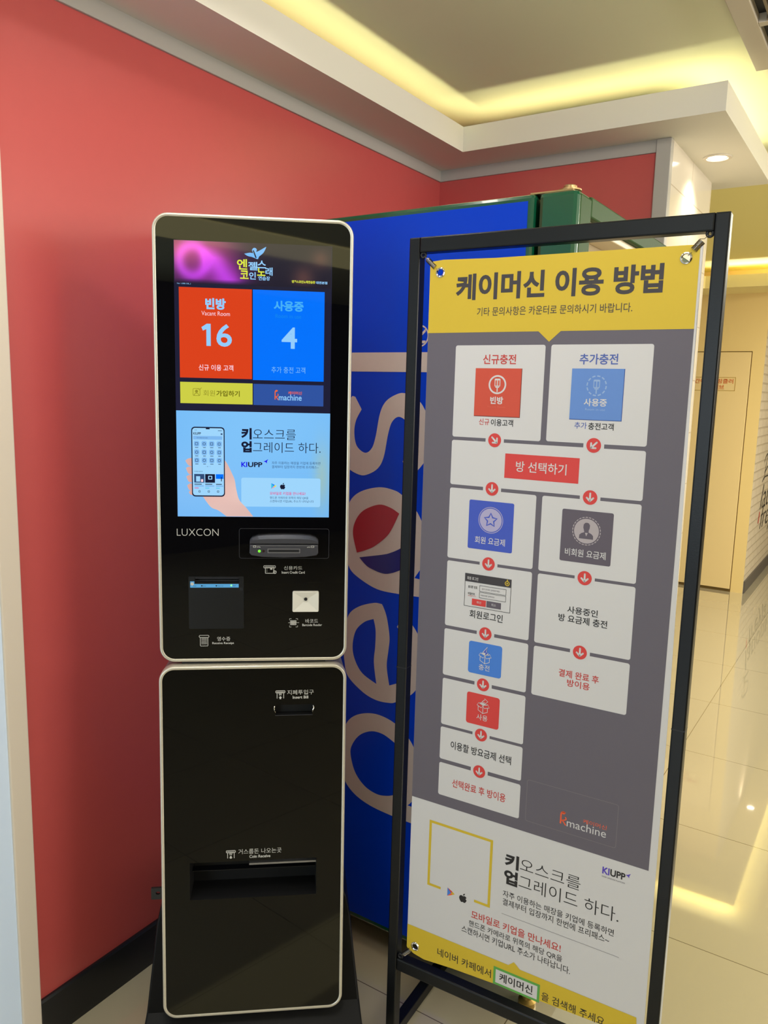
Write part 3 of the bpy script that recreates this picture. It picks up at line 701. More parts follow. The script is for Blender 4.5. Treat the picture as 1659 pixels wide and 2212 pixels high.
part('search_box', ft, (RECT(219.5, 327, 1523, 1566), 3, PGR), (RECT(225, 321.5, 1528.5, 1560.5), 4, PW), (TEXT('케이머신', 234, 311, 1533, 1554.2, 0.016), 5, PK))
for k in ('tl', 'tr', 'bl', 'br'):
    hu, hv, eu, ev = HOOKS[k]
    b = MB(); c0 = BS.p(eu, ev, 0)
    b.lathe(c0, bn, [(0.0064, -0.0008), (0.0064, 0.0014), (0.0078, 0.0022), (0.0097, 0.0016), (0.0103, 0.0004)], CHROME, 30, caps=False)
    eye = build('eyelet', b, bn_t)
# springs between the frame and the eyelets
LBL = {'tl': 'small steel spring at the top left corner of the banner', 'tr': 'small steel spring at the top right corner of the banner, pulled out longest', 'bl': 'small shiny steel spring at the bottom left corner of the banner'}
for k in ('tl', 'tr', 'bl'):
    hu, hv, eu, ev = HOOKS[k]
    h0 = BS.p(hu, hv, -4); e0 = BS.p(eu, ev, 1); ax = (e0 - h0); Ln = ax.length; ax.normalize()
    e0 = e0 - ax*0.007; h0 = h0 + ax*0.004; Ln = (e0-h0).length
    t = thing('banner_spring', h0, LBL[k], 'spring', 'springs holding the banner in the stand')
    x = ax.cross(bn).normalized(); y = ax.cross(x)
    a0, a1 = (0.22, 0.80) if k != 'tr' else (0.30, 0.76)
    r, N = (0.0046, 13) if k != 'tr' else (0.0058, 10)
    hel = [h0 + ax*(Ln*(a0 + (a1-a0)*i/(N*12))) + x*(r*math.cos(i*math.pi/6)) + y*(r*math.sin(i*math.pi/6)) for i in range(N*12+1)]
    b = MB(); b.tube(hel, 0.00075, STEEL, 6); build('coil', b, t)
    b = MB(); b.tube([h0, h0 + ax*(Ln*a0*0.6), hel[0]], 0.0006, STEEL, 6); build('hook', b, t)
    b = MB(); b.tube([hel[-1], h0 + ax*(Ln*(a1 + (1-a1)*0.35)), e0 + ax*0.003 + bn*0.002], 0.0006, STEEL, 6); build('hook', b, t)
# ------------------------------------------------------------------ the self-service kiosk
KS = 1.5 / 1.68
def ksurf(cx, cy, yw, lean, zt):
    u = V(math.cos(yw), math.sin(yw), 0); n = V(math.sin(yw), -math.cos(yw), 0)
    v = V(0, 0, -1)*math.cos(lean) + n*math.sin(lean)
    c = V(cx*KS, cy*KS, zt*KS) - n*(math.tan(lean)*(zt-1.0)*KS)
    return SurfMM(c, u, v)
KU = ksurf(-1.2179, 1.3357, .6818, .0048, 2.0437)
KL = ksurf(-1.2078, 1.3229, .6959, .0422, 1.0318)
kl = KL.p(0, 790, -60); kl.z = 0
kt = thing('self_service_kiosk', kl, 'tall black glass touch screen kiosk with champagne rim beside the red wall', 'kiosk')
def rim(sf, v1, name, mat_):
    R = lambda i, r: rrect(-194.7+i, 194.7-i, i, v1-i, r, 8)
    rings = [(R(0, 31), -26), (R(0, 31), -3.5), (R(1.0, 30), -1.0), (R(2.6, 28.5), 0), (R(5.2, 26), 0), (R(6.8, 24.4), -1.2), (R(7.2, 24), -5)]
    b = MB(); b.loft(sf, rings, mat_, cap0=False, cap1=False, smooth=True); return build(name, b, kt)
def body(sf, v1, depth, name):
    R = lambda i, r: rrect(-194.7+i, 194.7-i, i, v1-i, r, 8)
    b = MB(); b.loft(sf, [(R(9, 22), -depth), (R(3, 28), -depth+6), (R(1, 30), -26)], SILV2, cap1=False, smooth=True); return build(name, b, kt)
def glass_sheet(sf, v1, holes, name, m, w=-2.2):
    b = MB(); P, F = poly(rrect(-188, 188, 6.8, v1-6.8, 24.2, 8), *holes); b.add([sf.p(a, c, w) for a, c in P], F, m); return build(name, b, kt)
def recess(b, sf, u0, u1, v0, v1, w, depth, m):
    q = [(u0, v0), (u1, v0), (u1, v1), (u0, v1)]
    b.add([sf.p(a, c, w) for a, c in q] + [sf.p(a, c, -depth) for a, c in q], [(0, 1, 5, 4), (1, 2, 6, 5), (2, 3, 7, 6), (3, 0, 4, 7), (4, 5, 6, 7)], m)
H_UP = 899.0
rim(KU, H_UP, 'upper_rim', SILV); body(KU, H_UP, 62, 'upper_housing')
PS = (-121, -31, 717.5, 728.5)
rq = lambda a: [(a[0], a[2]), (a[1], a[2]), (a[1], a[3]), (a[0], a[3])]
glass_sheet(KU, H_UP, [rq(PS)], 'front_glass', GLASS)
H_LO = 790.0
rim(KL, H_LO, 'lower_rim', SILV); body(KL, H_LO, 118, 'lower_housing')
CT = (-135.5, 134.5, 433, 517.5); BSL = (45.5, 122.5, 87.0, 109.5)
gl = glass_sheet(KL, H_LO, [rq(CT), rq(BSL)], 'lower_glass', GLASS2)
b = MB(); b.loft(KL, [(rrect(-150, 150, -18, 8, 3), -95), (rrect(-150, 150, -18, 8, 3), -22)], BLKP); build('neck', b, kt)
# flared black plinth
b = MB()
rows = [(1.5-0, 0)]
def prow(z, hw, w0, w1):
    c = [(KL.p(s*hw, 0, w), z) for s, w in ((-1, w1), (1, w1), (1, w0), (-1, w0))]
    return [V(p.x, p.y, zz) for p, zz in c]
lean_w = lambda z, w: w + (0.92 - z)*1000*0.0    # measured from the top edge of the lower panel
cols_ = []
for z, hw, w0, w1 in ((0.405, 180, -150, -60), (0.398, 190, -165, -50), (0.380, 197, -175, -40), (0.357, 206, -185, -32), (0.318, 214, -195, -24), (0.12, 236, -232, -2), (0.085, 241, -240, 40), (0.03, 247, -248, 95), (0.012, 249, -250, 118), (0.0, 249, -250, 120)):
    cols_.append(prow(z, hw, w0, w1))
vv = [p for r in cols_ for p in r]; ff = []
for r in range(len(cols_)-1):
    for i in range(4):
        j = (i+1) % 4; ff.append((r*4+i, r*4+j, r*4+4+j, r*4+4+i))
ff += [(3, 2, 1, 0), tuple(len(vv)-4+i for i in range(4))]
b.add(vv, ff, mat('black_plinth', (5, 5, 9), rough=0.45, spec=0.2, bump=0.04, bscale=300))
build('plinth', b, kt, bevel=0.004)
b = MB(); P, F = poly([(-223, 509), (-192, 509), (-192, 535), (-223, 535)], circ(-208.5, 520.5, 5.2, 20, 3.6))
TABM = mat('grey_tab_plastic', (30, 31, 32), rough=0.5, bump=0.03)
b.add([KL.p(a, c, -40) for a, c in P], F, TABM); b.add([KL.p(a, c, -46) for a, c in P], [tuple(reversed(f)) for f in F], TABM)
o_ = [(-223, 509), (-192, 509), (-192, 535), (-223, 535)]
b.add([KL.p(a, c, -40) for a, c in o_] + [KL.p(a, c, -46) for a, c in o_], [(i, (i+1) % 4, 4+(i+1) % 4, 4+i) for i in range(4)], TABM)
hc_ = circ(-208.5, 520.5, 5.2, 20, 3.6)
b.add([KL.p(a, c, -40) for a, c in hc_] + [KL.p(a, c, -46) for a, c in hc_], [(i, (i+1) % 20, 20+(i+1) % 20, 20+i) for i in range(20)], VOID)
build('mounting_tab', b, kt)

t1 = t2 = None
def kpart(name, parent, *items, sf=None, w0=-2.0, step=0.25):
    if name == 'lettering' and parent in (t1, t2) or name.endswith('_lettering'):
        for sh, lay, m in items: build(name, MB().flat(sf or KU, sh, w0 + step*lay, m), parent)
        return
    b = MB()
    for sh, lay, m in items: b.flat(sf or KU, sh, w0 + step*lay, m)
    return build(name, b, parent)
# --- the lit display
G_BG = glow('screen_dark', (30, 30, 54)); G_RED = glow('screen_red', (222, 66, 26)); G_BLU = glow('screen_blue', (0, 116, 255)); G_YEL = glow('screen_yellow', (208, 210, 70))
G_NAV = glow('screen_navy', (48, 84, 162)); G_WHT = glow('screen_white', (150, 208, 255)); G_PNK = glow('screen_pink_white', (255, 216, 226)); G_CYN = glow('screen_cyan', (70, 178, 250))
G_CY2 = glow('screen_dim_cyan', (20, 140, 235)); G_OLV = glow('screen_olive', (150, 146, 40)); G_OL2 = glow('screen_dark_olive', (104, 100, 10)); G_ORG = glow('screen_orange', (250, 106, 44))
G_LIM = glow('screen_lime', (226, 236, 70)); G_INK = glow('screen_ink', (22, 26, 52)); G_BOX = glow('screen_pale_blue', (160, 216, 255)); G_VIO = glow('screen_violet', (30, 20, 236)); G_MAG = glow('screen_magenta', (226, 50, 130))
G_GRY = glow('screen_grey_blue', (50, 78, 120)); G_BLK = glow('screen_black', (8, 8, 16)); G_LBL = glow('screen_light_blue', (120, 190, 250)); G_ICN = glow('screen_icon_blue', (128, 186, 242)); G_TEA = glow('screen_teal', (60, 196, 230)); G_PINK = glow('screen_pink', (250, 150, 170))
disp = kpart('display', kt, (RECT(-154, 152.6, 50, 591), 1, G_BG))
def blob(x, y, cx, cy, sx, sy): return math.exp(-(((x-cx)/sx)**2 + ((y-cy)/sy)**2))
def neon(x, y):
    dx, dy = (x-0.115)/0.082, (y-0.46)/0.35; rr_ = math.sqrt(dx*dx+dy*dy)
    ring = math.exp(-((rr_-1)/0.42)**2)
    xc = 0.225 + 0.16*max(0.0, y-0.15)**1.3
    sw = math.exp(-((x-xc)/(0.045+0.06*y))**2)*min(1, max(0, (y-0.08)/0.3))
    gl_ = min(1.0, blob(x, y, 0.15, 0.55, 0.24, 0.9) + blob(x, y, 0.34, 0.8, 0.12, 0.5)*0.7)
    edge = blob(x, y, 0.0, 0.12, 0.2, 0.45)*0.9 + blob(x, y, 0.28, 0.0, 0.15, 0.4)*0.5
    rd_ = blob(x, y, 0.93, 0.30, 0.06, 0.22)*0.35 + blob(x, y, 0.82, 0.78, 0.07, 0.3)*0.35
    m = min(1.0, 0.85*ring + 0.9*sw)
    fade = 1.0 if y < 0.88 else max(0.0, 1-(y-0.88)/0.12)
    r = 30 + (92*m + 78*gl_ + 120*edge + 150*rd_)*fade; g = 26 + (30*m + 8*gl_ + 70*edge + 84*rd_)*fade; b2 = 44 + (130*m + 62*gl_ + 40*edge + 40*rd_)*fade
    return min(255, r), min(255, g), min(255, b2)
PIC = attr_glow('screen_picture')
b = picture(KU, -153, 151, 50.5, 131, -1.5, 76, 24, neon, PIC)
hdr = build('header_image', b, disp)
kpart('brand_logo', disp,
      *[(TEXT(s, a, b_, c_, d_, 0.022), 3, m) for s, a, b_, c_, d_, m in (('엔', -33, -13, 81, 101, G_LIM), ('젤', -11.5, 7, 85.5, 101.5, G_WHT), ('스', 6.5, 23.5, 82.5, 97, G_WHT), ('코', -27, -10.5, 102.5, 118.5, G_LIM), ('인', -9.5, 3.5, 105, 119, G_WHT), ('노', 6, 22, 96, 111.5, G_LIM), ('래', 22, 36, 95, 110.5, G_WHT), ('연습장', 8.5, 31, 112, 120, G_WHT))],
      (poly(cr([(-19, 71), (-8, 68.5), (-2, 69), (-4, 63.5), (-1, 59.5), (3, 59.5), (5.5, 62.5), (4.5, 66.5), (12, 63), (22, 57), (23.2, 58), (18, 68), (10, 75), (7.5, 80), (3, 79), (-4, 76.5), (-12, 75), (-19, 71)], 3)[:-1]), 3, G_LBL),
      (LINE([(-1.5, 64), (4, 78)], 2.4), 4, G_INK), *[(LINE([(-16+k*3, 71.2-k*0.5), (-3, 72.5+k)], 0.5), 4, G_ICN) for k in range(4)], *[(LINE([(6+k, 72+k*1.4), (20-k*3, 60.5+k*2)], 0.5), 4, G_ICN) for k in range(4)])
kpart('status_lettering', disp, (TEXT('Ver 1.000.120_1', -148.5, -122, 130.2, 133, 0.0), 3, G_WHT), (TEXT('엔젤스코인노래연습장', 73.5, 119.5, 117.3, 122.6, 0.03), 3, G_LIM), (TEXT('대전본점', 121, 143.5, 117.8, 123, 0.03), 3, G_WHT))
t1 = kpart('vacant_room_tile', disp, (RECT(-145, -4.3, 138, 312), 2, G_RED))
kpart('lettering', t1, (TEXT('빈방', -94.5, -55, 157.3, 179, 0.045), 3, G_WHT), (TEXT('Vacant Room', -102, -47, 182.4, 190.6, 0.0), 3, G_PNK), (poly([(-92, 206.5), (-84.5, 206.5), (-84.5, 249.3), (-93, 249.3), (-93, 217), (-99.5, 220), (-102.5, 213.5)]), 3, G_WHT), (TEXT('6', -73.5, -43.4, 206.2, 250, 0.014), 3, G_WHT), (TEXT('신규 이용 고객', -108.5, -41, 285.5, 297.3, 0.012), 3, G_PNK))
t2 = kpart('room_in_use_tile', disp, (RECT(-2.4, 138.5, 138, 313.5), 2, G_BLU))
kpart('lettering', t2, (TEXT('사용중', 38.3, 97.2, 157.6, 177.6, 0.035), 3, G_CYN), (TEXT('Room in use', 42, 92.7, 183.3, 191, 0.0), 3, G_CY2), (TEXT('4', 54.2, 84.8, 208.5, 250.2, 0.014), 3, G_WHT), (TEXT('추가 충전 고객', 34.2, 101.5, 286, 298.5, 0.0), 3, G_LBL))
t3 = kpart('sign_up_tile', disp, (RECT(-145, -3.2, 320.5, 362.3), 2, G_YEL))
kpart('lettering', t3, (TEXT('회원', -100, -77.2, 335.8, 347.3, 0.0), 3, G_OLV), (TEXT('가입하기', -74.7, -28.6, 335.8, 347.3, 0.02), 3, G_OL2), (OUT(-120.6, -106, 332.5, 347.4, 1.0, 2.5), 3, G_OLV), (DISC(-113.3, 338.5, 3.0), 3, G_OLV), (LINE(cr([(-118.5, 346.5), (-116, 343), (-113.3, 342.3), (-110.5, 343), (-108, 346.5)]), 1.1), 3, G_OLV), (LINE([(-110.5, 333.5), (-107.5, 336), (-103.5, 331)], 1.0), 4, G_OLV))
t4 = kpart('machine_logo_tile', disp, (RECT(-1.5, 138.5, 321, 363), 2, G_NAV))
kpart('lettering', t4, *kmark(40.5, 95, 332.2, 352.6, G_ORG, G_WHT, 3, 0.012))
# --- advertisement
def sky_ad(x, y):
    k = blob(x, y, 0.55, 0.1, 0.7, 0.9); y2 = blob(x, y, 0.95, 0.62, 0.05, 0.3)
    w = blob(x, y, 0.05, 0.75, 0.35, 0.35)
    return (112 + 18*k + 34*y2 + 12*w, 184 + 14*k + 4*y2 + 4*w, 248 + 4*k - 50*y2)
b = picture(KU, -153.6, 152.6, 377, 590.6, -1.5, 40, 28, sky_ad, PIC); ad = build('advert_image', b, disp)
def skin(x, y):
    k = blob(x, y, 0.55, 0.62, 0.35, 0.3); s2 = blob(x, y, 0.15, 0.5, 0.12, 0.5)
    return (222 + 20*k, 184 + 22*k - 24*s2, 176 + 20*k - 26*s2)
hand_o = cr([(-60, 474), (-54, 482), (-44, 503), (-39, 516), (-36, 535), (-30, 556), (-16, 572), (-2, 590)]) + [(-56, 590)] + cr([(-56, 590), (-72, 578), (-86, 572), (-96, 560), (-104, 548), (-112, 540)])[1:] + [(-112, 500), (-60, 500)]
fing = [[(-137, 477), (-131, 472.5), (-122, 473), (-122, 488), (-131, 486)], [(-136, 492), (-130, 489), (-122, 492), (-122, 504), (-131, 503)], [(-135.5, 509), (-129, 505.5), (-122, 508), (-122, 520), (-131, 519)], [(-134, 527), (-128, 523), (-122, 526), (-122, 537), (-130, 536)], [(-131, 540), (-126, 537.5), (-121, 540), (-121, 546), (-128, 545.5)]]
b = MB(); C = []
def addskin(pts):
    P, F = poly(pts); k0 = len(b.v); b.flat(KU, (P, F), -1.2, PIC)
    for a, c in P: C.append(S(*skin((a+137)/137, (c-472)/119)))
addskin(hand_o)
for f in fing: addskin(cr(f + [f[0]], 4)[:-1])
b.cols = C; build('hand_image', b, ad)
def phone_items():
    it = [(RR(-124.6, -58.8, 408.6, 549.6, 7), 4, G_INK), (RR(-122.6, -60.8, 411.0, 547.0, 5.5), 5, G_BOX)]
    it += [(RR(-96, -88, 411, 413.3, 1.1), 6, G_INK)]
    it += [(TEXT('KIUPP', -120.5, -105.5, 419.5, 424.5, 0.02), 6, G_INK), (TEXT('9:41', -118, -113.5, 414.2, 416, 0.0), 6, G_GRY), (RECT(-72, -64, 415.5, 416.5), 6, G_GRY), (RECT(-66.5, -63, 421, 424), 6, G_GRY),
           (RR(-121, -63.5, 426.8, 434, 1.5), 6, G_ICN), (TEXT('어떤 매장을 찾으세요?', -114, -92, 429.3, 431.8, 0.0), 7, G_GRY)]
    for r, vv_ in enumerate((442.5, 459.5, 475.8)):
        for c_ in range(4):
            cx = -114.3 + c_*14.9
            it += [(RR(cx-5.2, cx+5.2, vv_-5.4, vv_+5.4, 3), 6, G_ICN), (OUT(cx-2.8, cx+2.8, vv_-2.8, vv_+2.8, 0.8, 0.8 + 1.6*((r+c_) % 2)), 7, G_INK), (RECT(cx-3.2+(c_ % 2), cx+3.2, vv_+7.0, vv_+8.2), 6, G_GRY)]
    it += [(DISC(-96+2.8*k, 488.3, 0.7, 10), 6, G_INK if k == 1 else G_ICN) for k in range(4)]
    it += [(TEXT('지하철 맛집으로', -119.5, -103, 497, 499.6, 0.0), 6, G_INK), (RECT(-119.8, -99.5, 503.5, 521), 6, G_GRY), (RECT(-98, -78.5, 503.5, 521), 6, G_INK), (RECT(-76.8, -61.5, 503.5, 521), 6, G_BLU),
           (RECT(-116, -108, 508, 519), 7, G_BOX), (RECT(-106.5, -102, 514, 519.5), 7, G_PNK), (RR(-92, -84, 507, 514.5, 1), 7, G_BOX), (RR(-90.3, -85.7, 508.5, 513, 1), 8, G_INK), (RECT(-76.8, -61.5, 513, 521), 7, G_BOX), (RECT(-66.5, -65, 509, 518), 8, G_INK),
           (RECT(-119.5, -105, 523.5, 525), 6, G_INK), (RECT(-98, -84, 523.5, 525), 6, G_INK), (RECT(-76.5, -65, 523.5, 525), 6, G_INK), (RECT(-119.5, -101, 526.5, 529), 6, G_ICN), (RECT(-98, -80, 526.5, 529), 6, G_ICN), (RECT(-76.5, -62, 526.5, 529), 6, G_ICN),
           (RECT(-119.5, -111, 531.3, 532.6), 6, G_MAG), (RECT(-98, -90, 531.3, 532.6), 6, G_TEA), (RECT(-76.5, -69, 531.3, 532.6), 6, G_TEA), (OUT(-111.5, -107.5, 537, 541, 0.8, 1), 6, G_INK), (OUT(-93, -89, 537, 541, 0.8, 1), 6, G_INK), (OUT(-74.5, -70.5, 537, 541, 0.8, 1), 6, G_INK)]
    return it
kpart('phone_image', ad, *phone_items())
kpart('advert_lettering', ad, (TEXT('키', -26, -5, 409.3, 432.5, 0.045), 3, G_INK), (TEXT('오스크를', -2.5, 83.5, 411, 432, -0.006), 3, G_INK), (TEXT('업', -25.8, -5, 435.6, 458.5, 0.045), 3, G_INK), (TEXT('그레이드 하다.', -2.5, 134, 437, 458.5, -0.006), 3, G_INK),
      (TEXT('KI', -26, -14, 478, 488.2, 0.03), 3, G_VIO), (TEXT('UPP', -12.5, 16.3, 478, 488.2, 0.03), 3, G_INK), plane_star(23.5, 476, 4.6, G_VIO, 3),
      (TEXT('자주 이용하는 매장을 키업에 등록하면', 35.3, 134, 476, 482, 0.0), 3, G_GRY), (TEXT('결제부터 입장까지 한번에 프리패스~', 35.5, 130.5, 484, 490, 0.0), 3, G_GRY), (RECT(-26, 134.5, 500, 500.4), 3, G_ICN))
cb = kpart('app_box', ad, (RR(-26.1, 134.6, 510, 569.3, 4), 3, G_BOX))
kpart('lettering', cb, *store_icons(39.5, 526.5, 57.5, 527, 5.2, 4, (G_TEA, G_BLU, G_PINK, G_LIM, G_INK)), (TEXT('모바일로 키업을 만나세요!', 31.5, 104, 538.3, 544.8, 0.01), 4, G_MAG), (TEXT('핸드폰 카메라로 왼쪽의 해당 QR을', 31.6, 110, 548, 553.4, 0.0), 4, G_GRY), (TEXT('스캔하시면 키업URL 주소가 나타납니다', 31.6, 121.2, 555, 560.4, 0.0), 4, G_GRY))
# --- printed marks and devices of the upper panel
kpart('maker_lettering', kt, (TEXT('LUXCON', -156, -72.4, 616, 630.6, -0.016), 1, PRINTW))
# card reader standing proud of its recess
kpart('card_recess', kt, (OUT(-31, 154, 614.6, 677.8, 0.8, 5), 1, ETCH))
rd = MB()
def inset(pts, d):
    cx = sum(p[0] for p in pts)/len(pts); cy = sum(p[1] for p in pts)/len(pts)
    w = max(p[0] for p in pts)-min(p[0] for p in pts); h = max(p[1] for p in pts)-min(p[1] for p in pts)
    return [(cx+(x-cx)*(1-2*d/w), cy+(y-cy)*(1-2*d/h)) for x, y in pts]
lowb = [(-8.5, 644.2), (131, 644.2), (131.5, 663), (128, 667.5), (105, 671), (61, 672.5), (16, 671), (-5, 667.5), (-9, 663)]
rd.loft(KU, [(lowb, -2.2), (lowb, 14), (inset(lowb, 1.0), 17), (inset(lowb, 2.6), 18)], DGREY)
reader = build('card_reader', rd, kt)
capo = [(-8, 642.5), (-8.3, 637), (-4, 632.5), (8, 628.2), (30, 626.2), (61, 625.6), (95, 626.2), (115, 628.2), (126, 632), (131, 637), (131, 642.5)]
b = MB(); ridge = [(-8, 642.8), (-8, 638.5), (-2, 635.5), (10, 633), (30, 631.8), (61, 631.4), (95, 631.8), (112, 633), (124, 635.5), (131, 638.5), (131, 642.8)]
b.loft(KU, [(capo, -2.2), (capo, 11), (ridge, 18.5), (inset(ridge, 1.2), 19.5)], DGREY); build('lid', b, reader)
kpart('slot', reader, (OUT(28, 94, 653.2, 662.2, 1.2), 1, SILV2), (RECT(30.8, 91, 655.6, 659.6), 2, VOID), sf=KU, w0=18.0)
kpart('lamp', reader, (DISC(11.3, 658.2, 2.9, 20), 1, glow('green_lamp', (120, 250, 60), k=1.6)), sf=KU, w0=18.2)
kpart('lamp', reader, (DISC(19.8, 658.2, 2.5, 20), 1, mat('dark_red_lamp', (44, 14, 18), rough=0.3, var=0.02)), sf=KU, w0=18.2)
kpart('lamp', reader, (RING(106.6, 657.8, 2.6, 1.6, 20), 1, ETCH), sf=KU, w0=18.2)
kpart('printed_marks', reader, (OUT(-1.2, 4.6, 646.8, 650.8, 0.8), 1, PRINTW), (LINE([(6, 649.8), (11, 649.5), (13.5, 650.4)], 1.0), 1, PRINTW), (OUT(116.5, 122.5, 646.8, 650.8, 0.8), 1, PRINTW), (LINE([(108, 650.4), (110.5, 649.6), (115, 649.8)], 1.0), 1, PRINTW), sf=KU, w0=18.2)
def slot_icon(u0, u1, v0, v1, m=PRINTW):
    """a slot with a sheet passing through it"""
    w = u1-u0; h = v1-v0; t_ = h*0.075
    return [(OUT(u0, u1, v0, v0+h*0.34, t_, h*0.12), 1, m), (LINE([(u0+w*0.16, v0+h*0.3), (u0+w*0.16, v1)], t_), 1, m), (LINE([(u1-w*0.16, v0+h*0.3), (u1-w*0.16, v1)], t_), 1, m), (RECT(u0+w*0.12, u1-w*0.12, v0+h*0.15, v0+h*0.22), 1, m)]
kpart('card_sign', kt, *slot_icon(18.7, 43.8, 692.6, 709.5), (LINE([(22.6, 709.2), (39.8, 709.2)], 1.2), 1, PRINTW), (RECT(32.5, 37, 697.5, 701.5), 1, PRINTW), *[(DISC(26, 699+2.4*k, 0.55, 8), 1, PRINTW) for k in range(4)], (RING(42, 706.8, 3.6, 2.5, 20), 1, PRINTW), (RECT(41.4, 42.6, 705, 708.6), 1, PRINTW),
      (TEXT('신용카드', 60.7, 98.8, 693.8, 701.8, 0.0), 1, PRINTW), (TEXT('Insert Credit Card', 56.3, 104, 704.5, 710, 0.012), 1, PRINTW))
# receipt printer
PRNT = mat('printer_door', (10, 11, 16), rough=0.35, bump=0.04, bscale=300)
b = MB(); P, F = poly(rrect(-134, -21.5, 715.6, 827, 2), rq(PS)); b.add([KU.p(a, c, 0.4) for a, c in P], F, PRNT)
oo = rrect(-134, -21.5, 715.6, 827, 2); n = len(oo); b.add([KU.p(a, c, 0.4) for a, c in oo] + [KU.p(a, c, -2.2) for a, c in oo], [(i, (i+1) % n, n+(i+1) % n, n+i) for i in range(n)], PRNT)
recess(b, KU, *PS, 0.4, 14, VOID)
prn = build('receipt_printer', b, kt)
kpart('paper_edge', prn, (RECT(-120, -32, 718.2, 719.4), 1, ETCH), (RECT(-120, -32, 724.4, 725.2), 1, ETCH), w0=0.2)
kpart('status_strip', prn, (JOIN(RECT(-130.5, -32, 731.2, 738.8), RECT(-130.5, -122, 725.6, 731.2)), 1, glow('strip_blue', (92, 170, 220), k=1.0)), (DISC(-126.5, 731, 3.4, 20), 2, PRINTW), (DISC(-47, 734.2, 2.0, 16), 2, glow('green_dot', (130, 255, 150), k=1.8)), (DISC(-107, 735, 1.5, 12), 2, BLKP), (DISC(-77.5, 735, 1.5, 12), 2, BLKP),
      (TEXT('Power', -124.5, -118, 734, 736.4, 0.0), 2, BLKP), (TEXT('Error', -105, -98.5, 734, 736.4, 0.0), 2, BLKP), (TEXT('Paper out', -75, -63.5, 734, 736.6, 0.0), 2, BLKP), (TEXT('Feed', -44.5, -38.5, 733.5, 736, 0.0), 2, BLKP), w0=0.5)
kpart('seam', prn, (OUT(-131.5, -24, 739.8, 824.5, 0.6), 1, BLKP), (RECT(-29, -27.8, 739, 745), 1, ETCH), (RECT(-26, -24.8, 739, 745), 1, ETCH), w0=0.4)
kpart('receipt_sign', kt, (OUT(-114.3, -93.3, 841.2, 846.8, 1.0, 2.6), 1, PRINTW), (LINE([(-111.6, 845.5), (-111.6, 863.8), (-109.8, 865.2), (-108, 864), (-106, 865.2), (-104, 864), (-102, 865.2), (-100, 864), (-97.8, 865.2), (-96, 863.8), (-96, 845.5)], 1.1), 1, PRINTW), *[(RECT(-109.5, -98, 847.5+3.0*k, 848.6+3.0*k), 1, PRINTW) for k in range(5)],
      (TEXT('영수증', -77, -50, 845, 854, 0.0), 1, PRINTW), (TEXT('Receive Receipt', -87, -42.3, 856.4, 862.4, 0.012), 1, PRINTW))
# barcode reader: white pyramid-shaped hood
WHP = mat('white_plastic', (218, 214, 204), rough=0.45, bump=0.03)
b = MB(); b.loft(KU, [(rrect(79, 133.8, 747, 791, 3, 3), -2.2), (rrect(79, 133.8, 747, 791, 3, 3), 4.0), (rrect(80, 132.8, 748, 790, 2.4, 3), 5.0)], WHP, cap1=False)
ap = [(101.5, 765), (112, 765), (112, 769), (101.5, 769)]
r4 = rrect(80, 132.8, 748, 790, 2.4, 3)
c4 = [(132.8, 790), (80, 790), (80, 748), (132.8, 748)]
k0 = [KU.p(a, c, 5.0) for a, c in c4] + [KU.p(106.2 + (a-106.2)*0.16, 766.5 + (c-769)*0.16, 0.5) for a, c in c4]
b.add(k0, [(0, 1, 5, 4), (1, 2, 6, 5), (2, 3, 7, 6), (3, 0, 4, 7), (4, 5, 6, 7)], WHP)
scn = build('barcode_reader', b, kt)
kpart('lens', scn, (DISC(106.5, 763.6, 3.2, 20), 1, VOID), (RING(106.5, 763.6, 3.6, 3.0, 20), 1, DGREY), w0=2.6)
kpart('barcode_sign', kt, (LINE([(73, 810), (73, 807), (77, 807)], 0.8), 1, PRINTW), (LINE([(86, 807), (90, 807), (90, 810)], 0.8), 1, PRINTW), (LINE([(73, 822), (73, 825), (77, 825)], 0.8), 1, PRINTW), (LINE([(86, 825), (90, 825), (90, 822)], 0.8), 1, PRINTW), *[(RECT(74.5+2.2*k, 75.7+2.2*k+0.4*(k % 2), 810.5, 821), 1, PRINTW) for k in range(6)], (RECT(70.5, 93, 815.4, 816.2), 2, PRINTW),
      (TEXT('바코드', 106.3, 132.8, 807.8, 816.8, 0.0), 1, PRINTW), (TEXT('Barcode Reader', 99.8, 141.4, 818.3, 823.4, 0.012), 1, PRINTW))
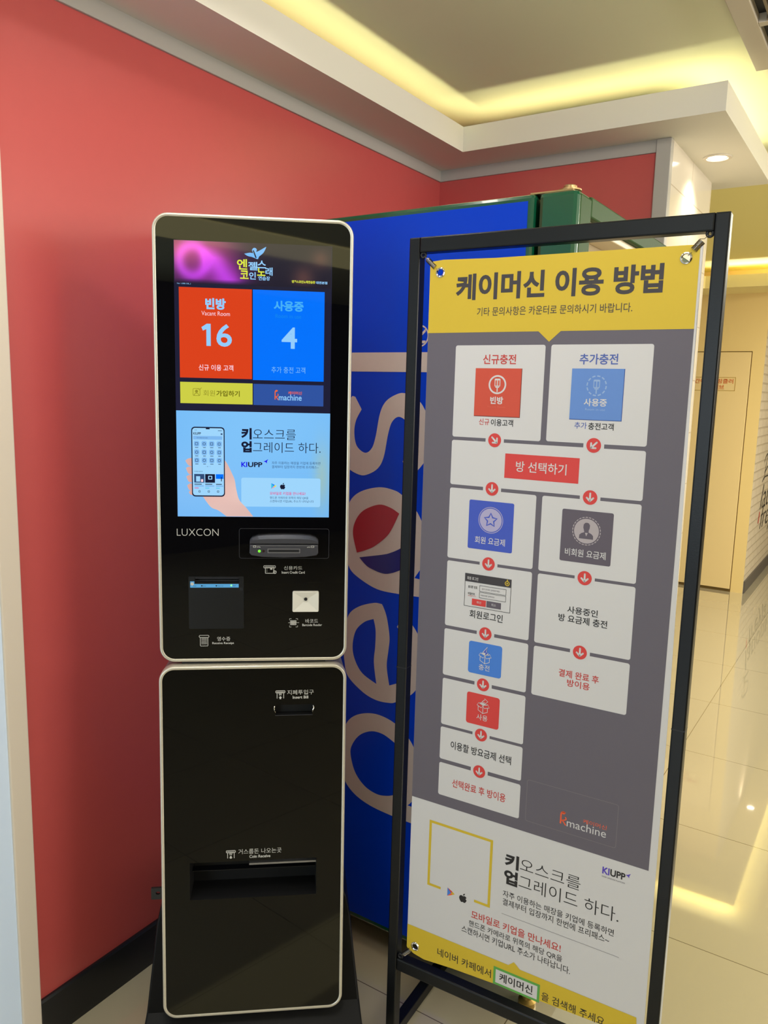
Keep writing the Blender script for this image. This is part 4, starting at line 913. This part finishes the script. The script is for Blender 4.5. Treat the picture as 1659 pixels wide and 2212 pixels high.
# --- lower panel
kpart('bill_sign', kt, *slot_icon(45, 65.3, 55.3, 73), (TEXT('W', 51.5, 58.5, 61.2, 67, 0.02), 1, PRINTW), (poly([(55.2, 68), (59, 71), (57, 71), (57, 74.3), (53.4, 74.3), (53.4, 71), (51.4, 71)]), 1, PRINTW),
      (TEXT('지폐투입구', 69.5, 125.4, 55, 65.5, 0.0), 1, PRINTW), (TEXT('Insert Bill', 81, 114, 67.8, 74.2, 0.02), 1, PRINTW), sf=KL)
b = MB(); recess(b, KL, *BSL, -2.2, 22, VOID)
bsl = build('bill_slot', b, kt)
for u in (43.2, 124.6):
    b = MB(); sg = 1 if u < 80 else -1
    b.tube([KL.p(u, 90, -2), KL.p(u - sg*0.8, 93, 1.0), KL.p(u + sg*0.6, 98, 2.0), KL.p(u + sg*1.6, 103, -2)], 0.0013, CHROME, 8); build('guide_lip', b, bsl)
kpart('slot_edge', bsl, (RECT(44.5, 123.5, 109.5, 110.6), 1, ETCH), sf=KL)
kpart('coin_sign', kt, *slot_icon(-59, -38.5, 407.5, 425.5), (TEXT('W', -52.5, -45.2, 413.5, 419, 0.02), 1, PRINTW), (poly([(-48.8, 427), (-45, 424), (-47, 424), (-47, 420.5), (-50.6, 420.5), (-50.6, 424), (-52.6, 424)]), 1, PRINTW),
      (TEXT('거스름돈 나오는곳', -33, 59, 406, 417.5, 0.0), 1, PRINTW), (TEXT('Coin Receive', -9.5, 35.3, 420.2, 427, 0.02), 1, PRINTW), sf=KL)
b = MB(); recess(b, KL, *CT, -2.2, 75, VOID)
tray = build('coin_tray', b, kt)
b = MB(); b.loft(KL, [([(134, 450), (-10.5, 450), (-10.5, 446), (134, 446)], -40), ([(134, 450), (-10.5, 450), (-10.5, 446), (134, 446)], -14)], SILV2); build('flap_edge', b, tray)
b = MB(); b.loft(KL, [([(134, 474.6), (-135, 474.6), (-135, 473.4), (134, 473.4)], -60), ([(134, 474.6), (-135, 474.6), (-135, 473.4), (134, 473.4)], -40)], mat('tray_fold', (14, 14, 22), rough=0.4, var=0.02)); build('fold', b, tray)
